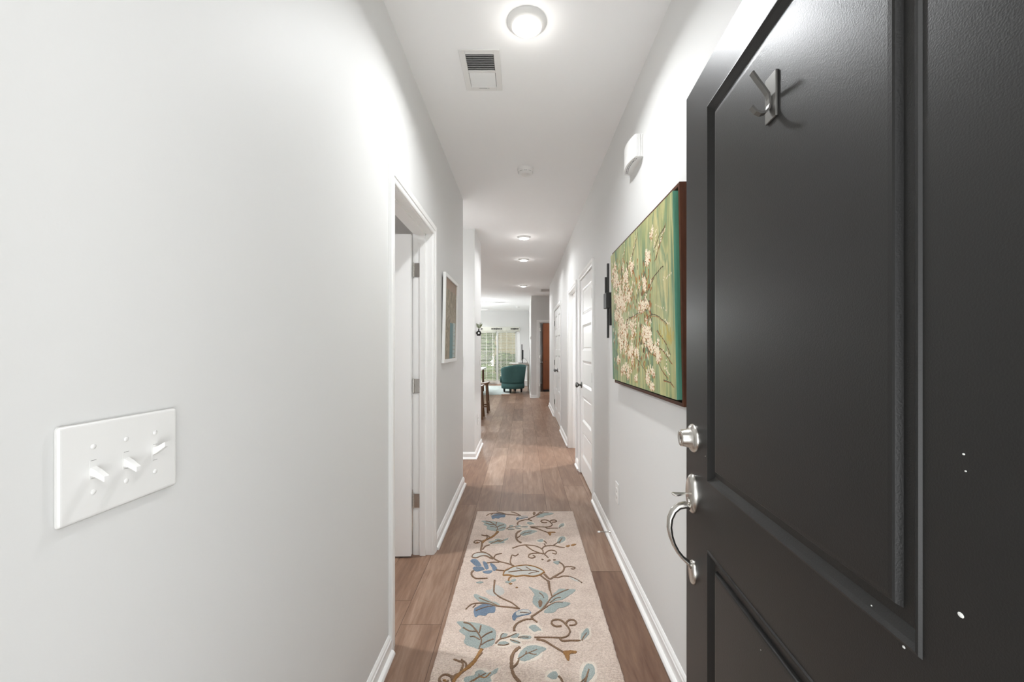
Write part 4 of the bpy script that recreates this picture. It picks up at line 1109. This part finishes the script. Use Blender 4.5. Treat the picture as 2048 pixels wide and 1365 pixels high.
# bar stools
def make_stool():
    t = thing('bar_stool', 'x', 'stool', (0,0,0), group='backless wooden counter stools')
    mb = MB(); n = 14; v = []; f = []
    sw, sl = .40, .30   # saddle: long axis along x
    for i in range(n+1):
        x = -sw/2+sw*i/n; up = .030*(2*x/sw)**2
        for (y, dz) in ((-sl/2,-.004),(-sl/2+.02,.004),(sl/2-.02,.004),(sl/2,-.004)): v.append((x,y,.600+up+dz))
        for (y, dz) in ((sl/2,-.035),(-sl/2,-.035)): v.append((x,y,.600+up*.8+dz))
    for i in range(n):
        for k in range(6): f.append((i*6+k, i*6+(k+1)%6, (i+1)*6+(k+1)%6, (i+1)*6+k))
    f.append(list(range(6))); f.append([n*6+k for k in range(6)][::-1]); mb.add(v, f)
    mb.build('seat', M['stoolwood'], t)
    for sx_ in (-1,1):
        for sy_ in (-1,1):
            mb = MB(); a_ = Vector((sx_*.155, sy_*.105, .59)); b_ = Vector((sx_*.19, sy_*.165, 0)); w = .019
            mb.add([(p.x+u*w, p.y+q*w, p.z) for p in (b_, a_) for u, q in ((-1,-1),(1,-1),(1,1),(-1,1))], [(0,1,5,4),(1,2,6,5),(2,3,7,6),(3,0,4,7),(0,3,2,1),(4,5,6,7)])
            mb.build('leg', M['stoolwood'], t)
    for (p, q, z) in (((-.183,-.152),(.183,-.152),.13),((-.183,.152),(.183,.152),.13),((-.18,-.145),(-.18,.145),.20),((.18,-.145),(.18,.145),.20)):
        mb = MB(); P_ = Vector((*p,z)); Q_ = Vector((*q,z))
        x0,x1 = sorted((P_.x,Q_.x)); y0,y1 = sorted((P_.y,Q_.y)); mb.bbox(x0-.009,x1+.009,y0-.009,y1+.009,z-.016,z+.016,.002)
        mb.build('stretcher', M['stoolwood'], t)
    return t
s1 = make_stool(); s1.location = (-.955, 7.80, 0); s1['label'] = 'nearer backless wooden counter stool, mostly hidden by the wall block'
s2 = copy_tree(s1); s2.location = (-.915, 8.56, 0); s2['label'] = 'farther backless wooden counter stool, showing most of its saddle seat'
ki = thing('kitchen_island', 'grey kitchen island with a pale stone counter beside the stools', 'kitchen island', (-1.35, 7.2, 0))
mb = MB(); mb.bbox(-.75,-.02,0,2.2,.09,.87,.003); mb.box(-.7,-.07,.05,2.15,0,.09); mb.build('cabinet', M['island'], ki)
mb = MB(); mb.bbox(-.8,.13,-.05,2.25,.87,.905,.006); mb.build('counter_top', M['quartz'], ki)

# ceiling fan in the living room
cf = thing('ceiling_fan', 'white ceiling fan, only its blade tips visible over the living room', 'ceiling fan', (-1.75, 12.4, CEIL))
mb = MB(); mb.lathe([(.07,0),(.065,-.05),(.015,-.06),(.014,-.18),(.09,-.19),(.11,-.23),(.10,-.30),(.06,-.33),(0,-.335)], 32, cap=False); mb.build('motor', M['plastic'], cf)
for k in range(5):
    A = k*2*PI/5+.08
    mb = MB(); mb.bbox(.10,.68,-.065,.065,-.245,-.237,.003, mat=Matrix.Rotation(A,4,'Z') @ Matrix.Rotation(.15,4,'X')); mb.build('blade', M['plastic'], cf)
mb = MB(); mb.lathe([(.08,-.33),(.09,-.35),(.07,-.40),(.03,-.42),(0,-.425)], 28, cap=False); mb.build('fill_light_bowl', M['lens'], cf)  # unseen bowl, set glowing to brighten the living room
l = bpy.data.lights.new('fan_fill_lamp', 'POINT'); l.energy = 60; l.color = (.96,.985,1); l.shadow_soft_size = .09  # lamp added below the bowl to light the living room ceiling
o = bpy.data.objects.new('fan_fill_lamp', l); C.objects.link(o); o.parent = cf; o.location = (0,0,-.53)

# ---- sliding glass door with blinds
X0, X1, ZT = SL; YB = 15.4
w1_ = thing('window_1', 'white sliding glass door in the back wall', 'window', (0, YB, 0)); w1_['kind'] = 'structure'
mb = MB()
mb.box(X0-J,X0+.04,.0,.15,0,ZT+J); mb.box(X1-.04,X1+J,.0,.15,0,ZT+J); mb.box(X0,X1,.0,.15,ZT-.03,ZT+J); mb.box(X0,X1,.0,.15,0,.05)
mb.bbox(X0-.085,X0-.0,-.018,.0,0,ZT+.085,.003); mb.bbox(X1+.0,X1+.085,-.018,.0,0,ZT+.085,.003); mb.bbox(X0,X1,-.018,.0,ZT+.0,ZT+.085,.003)
mb.build('outer_frame', M['trim'], w1_)
xm = (X0+X1)/2
for k, (a_, b_, y_) in enumerate(((X0+.04,xm+.04,.085),(xm-.04,X1-.04,.045))):
    mb = MB(); s = .065
    mb.bbox(a_,a_+s,y_,y_+.035,.05,ZT-.03,.003); mb.bbox(b_-s,b_,y_,y_+.035,.05,ZT-.03,.003); mb.bbox(a_+s,b_-s,y_,y_+.035,ZT-.03-s,ZT-.03,.003); mb.bbox(a_+s,b_-s,y_,y_+.035,.05,.05+.09,.003)
    sh = mb.build('sash', M['trim'], w1_)
    mb = MB(); mb.box(a_+s,b_-s,y_+.015,y_+.02,.14,ZT-.03-s); mb.build('pane', M['glass'], sh)
def blind(label, a_, b_):
    t = thing('window_blind', label, 'blind', (0, YB-.05, 0), group='white horizontal blinds on the glass slider')
    mb = MB(); mb.bbox(a_,b_,-.03,.03,1.945,2.0,.004); mb.build('head_rail', M['blind'], t)
    mb = MB(); z = 1.925; n = 0
    while z > .10:
        c_ = math.radians(-30)
        mb.box(a_+.004,b_-.004,-.024,.024,-.0015,.0015, mat=Matrix.Translation((0,0,z)) @ Matrix.Rotation(c_,4,'X')); z -= .0462
    mb.build('slats', M['blind'], t)
    for u in (.16,.5,.84):
        mb = MB(); x = a_+(b_-a_)*u
        mb.box(x-.006,x+.006,-.0275,-.0265,.09,1.95); mb.box(x-.006,x+.006,.0265,.0275,.09,1.95); mb.build('ladder_tape', M['cord'], t)
    mb = MB(); mb.bbox(a_,b_,-.025,.025,.07,.088,.003); mb.build('bottom_rail', M['blind'], t)
blind('white horizontal blind on the left half of the glass slider', X0+.02, xm-.045)
blind('white horizontal blind on the right half of the glass slider', xm+.045, X1-.10)
va = thing('window_valance', 'white valance board with small black scroll ornaments above the blinds', 'valance', (0, YB-.10, 2.0))
mb = MB(); mb.bbox(X0-.09,X1+.05,-.012,.012,.0,.155,.004); mb.bbox(X0-.09,X0-.07,.0,.08,.0,.155,.003); mb.bbox(X1+.03,X1+.05,.0,.08,.0,.155,.003); mb.build('board', M['blind'], va)
def scroll(xc, w):
    mb = MB(); z = .078; y = -.030
    mb.tube([(xc-w/2,y,z),(xc+w/2,y,z)], .012, 8)
    for s in (-1,1):
        mb.lathe([(0,-.024),(.022,-.010),(.027,0),(.022,.010),(0,.024)], 12, mat=Matrix.Translation((xc+s*w/2,y,z)) @ Matrix.Rotation(PI/2,4,'Y'))
        mb.lathe([(0,-.05),(.017,-.03),(.020,0),(.017,.03),(0,.05)], 10, mat=Matrix.Translation((xc+s*w*.22,y,z)) @ Matrix.Rotation(PI/2,4,'Y'))
    ring = [(xc+.026*math.cos(2*PI*k/16),y,z+.026*math.sin(2*PI*k/16)) for k in range(17)]
    mb.tube(ring, .008, 6); mb.build('scroll_ornament', M['blackmetal'], va)
scroll(-.985,.36); scroll(-.315,.25); scroll(-1.64,.20)
mb = MB(); mb.tube([(X1+.04,-.02,-.01),(X1+.055,-.03,-.03),(X1+.05,-.03,-.05),(X1+.04,-.025,-.045)], .006, 8); mb.build('tie_hook', M['nickel'], va)

# ---- outside
mb = MB(); mb.box(-14,14,15.55,34,-.22,-.12); struct('lawn', mb, M['grass'], 'green lawn behind the house', 'lawn')
mb = MB(); mb.box(-1.6,1.6,-1.3,.12,-.15,-.02); struct('porch', mb, M['concrete'], 'concrete front porch slab', 'porch')
mb = MB(); mb.box(-1.9,1.9,-1.6,.12,2.62,2.85); struct('sky_shade_roof', mb, M['trim'], 'unseen white roof added to shade the doorway from the sky', 'porch')  # added out of view to block the upper sky at the doorway
for x in (-1.6,1.6):
    mb = MB(); mb.bbox(x-.07,x+.07,-1.5,-1.36,-.15,2.62,.005); struct('shade_roof_post', mb, M['trim'], 'unseen white post under the added roof', 'added post')  # added with the sky-blocking roof to carry it
mb = MB(); mb.box(-3.2,3.4,15.55,17.3,-.12,-.03); struct('patio', mb, M['concrete'], 'concrete patio slab behind the slider', 'patio')
nh = thing('house', 'tan-sided neighbouring house seen through the right half of the slider', 'building', (.16, 24, -.12))
mb = MB(); mb.box(-1.9,8,0,7,0,5.2); mb.build('wall', M['siding'], nh)
mb = MB()
for k in range(26): mb.prism([(-.012,k*.2),(0,k*.2+.2),(0,k*.2)], 'x', -1.9, 8)
mb.build('siding_boards', M['siding'], nh)
mb = MB(); mb.prism([(-.5,5.15),(3.5,7.4),(7.5,5.15),(7.5,5.3),(3.5,7.6),(-.5,5.3)], 'x', -2.3, 8.4); mb.build('roof', M['roof'], nh)
def bush(label, loc, rx, ry, rz, n, mat, seed, name='bush', trunk=None, ls=1.0):
    t = thing(name, label, 'tree' if name == 'tree' else 'bush', loc)
    rnd = random.Random(seed); mb = MB()
    lumps = [(rnd.uniform(-.55,.55)*rx, rnd.uniform(-.4,.4)*ry, rz*(.35+rnd.random()*1.2), .35+.35*rnd.random()) for _ in range(12)]
    z0 = trunk or 0
    for k in range(n):
        lx, ly, lz, lr_ = rnd.choice(lumps)
        A = rnd.random()*2*PI; B = math.acos(rnd.uniform(-1,1)); r = lr_*(.75+.3*rnd.random())
        p = Vector((lx+r*rx*math.sin(B)*math.cos(A), ly+r*ry*math.sin(B)*math.sin(A), max(.03, lz+r*rz*math.cos(B))+z0))
        s = rnd.uniform(.05,.10)*ls; u = Vector((rnd.gauss(0,1),rnd.gauss(0,1),rnd.gauss(0,1))).normalized(); w = u.orthogonal().normalized()
        mb.add([p-u*s, p+w*s*.45, p+u*s, p-w*s*.45], [(0,1,2,3)], 1 if rnd.random() < .3 else 0)
    mb.build('foliage', [mat, M['leaf2']], t)
    mb = MB()
    mb.tube([(0,0,0),(.02,.01,z0+rz*.5),(0,0,z0+rz*1.0)], [.09,.06,.02] if trunk else [.03,.025,.01], 8); mb.build('stem', M['bark'], t)
    return t
bush('tall leafy green tree behind the left half of the slider', (-3.0,20.6,-.12), 1.5,.9,1.9, 12000, M['leaf'], 1, 'tree', .5, 1.2)
bush('second leafy tree farther left behind the slider', (-6.4,24.5,-.12), 2.2,1.0,2.3, 12000, M['leaf'], 2, 'tree', .6, 1.6)
bush('third leafy tree straight behind the slider', (-2.2,22.7,-.12), .9,.45,2.2, 7000, M['leaf'], 7, 'tree', .4, 1.3)
bush('dark green shrub before the tan house', (-.75,20.6,-.12), .85,.6,.62, 5000, M['leaf'], 3)
bush('bright green low shrub near the patio', (-2.2,18.4,-.12), .8,.5,.36, 4000, M['leaf2'], 4)
bush('green shrub beside the patio on the right', (.9,20.4,-.12), .6,.5,.6, 3500, M['leaf'], 5)

# ================================================================ light
w = bpy.data.worlds.new('sky'); sc.world = w; w.use_nodes = True
nt = w.node_tree; bg = nt.nodes['Background']
tc = N(nt, 'ShaderNodeTexCoord'); sp_ = N(nt, 'ShaderNodeSeparateXYZ'); nt.links.new(tc.outputs['Generated'], sp_.inputs[0])
r = ramp(nt, [(.45,(.98,.995,1.0)),(.54,(.30,.305,.31)),(1.0,(.26,.275,.29))])
mr = N(nt, 'ShaderNodeMath', operation='MULTIPLY_ADD'); mr.inputs[1].default_value = .5; mr.inputs[2].default_value = .5
nt.links.new(sp_.outputs[2], mr.inputs[0]); nt.links.new(mr.outputs[0], r.inputs[0]); nt.links.new(r.outputs[0], bg.inputs[0])
bg.inputs[1].default_value = SKY
def portal(loc, rot, sx, sy):
    l = bpy.data.lights.new('daylight_portal', 'AREA'); l.shape = 'RECTANGLE'; l.size = sx; l.size_y = sy; l.cycles.is_portal = True
    o = bpy.data.objects.new('daylight_portal', l); C.objects.link(o); o.location = loc; o.rotation_euler = rot
portal((-.03, .11, 1.03), (PI/2,0,0), .92, 2.06)          # front doorway, facing in (+y)
portal(((X0+X1)/2, 15.56, 1.02), (-PI/2,0,0), X1-X0, 2.0)  # slider, facing in (-y)
sc.cycles.use_denoising = True
sc.cycles.max_bounces = 10; sc.cycles.diffuse_bounces = 7; sc.cycles.glossy_bounces = 4; sc.cycles.transparent_max_bounces = 12
sc.cycles.sample_clamp_indirect = 8; sc.cycles.caustics_reflective = False; sc.cycles.caustics_refractive = False
vs = sc.view_settings; vs.view_transform = 'Standard'; vs.look = 'None'; vs.gamma = 1; vs.exposure = EXPO; vs.use_curve_mapping = False
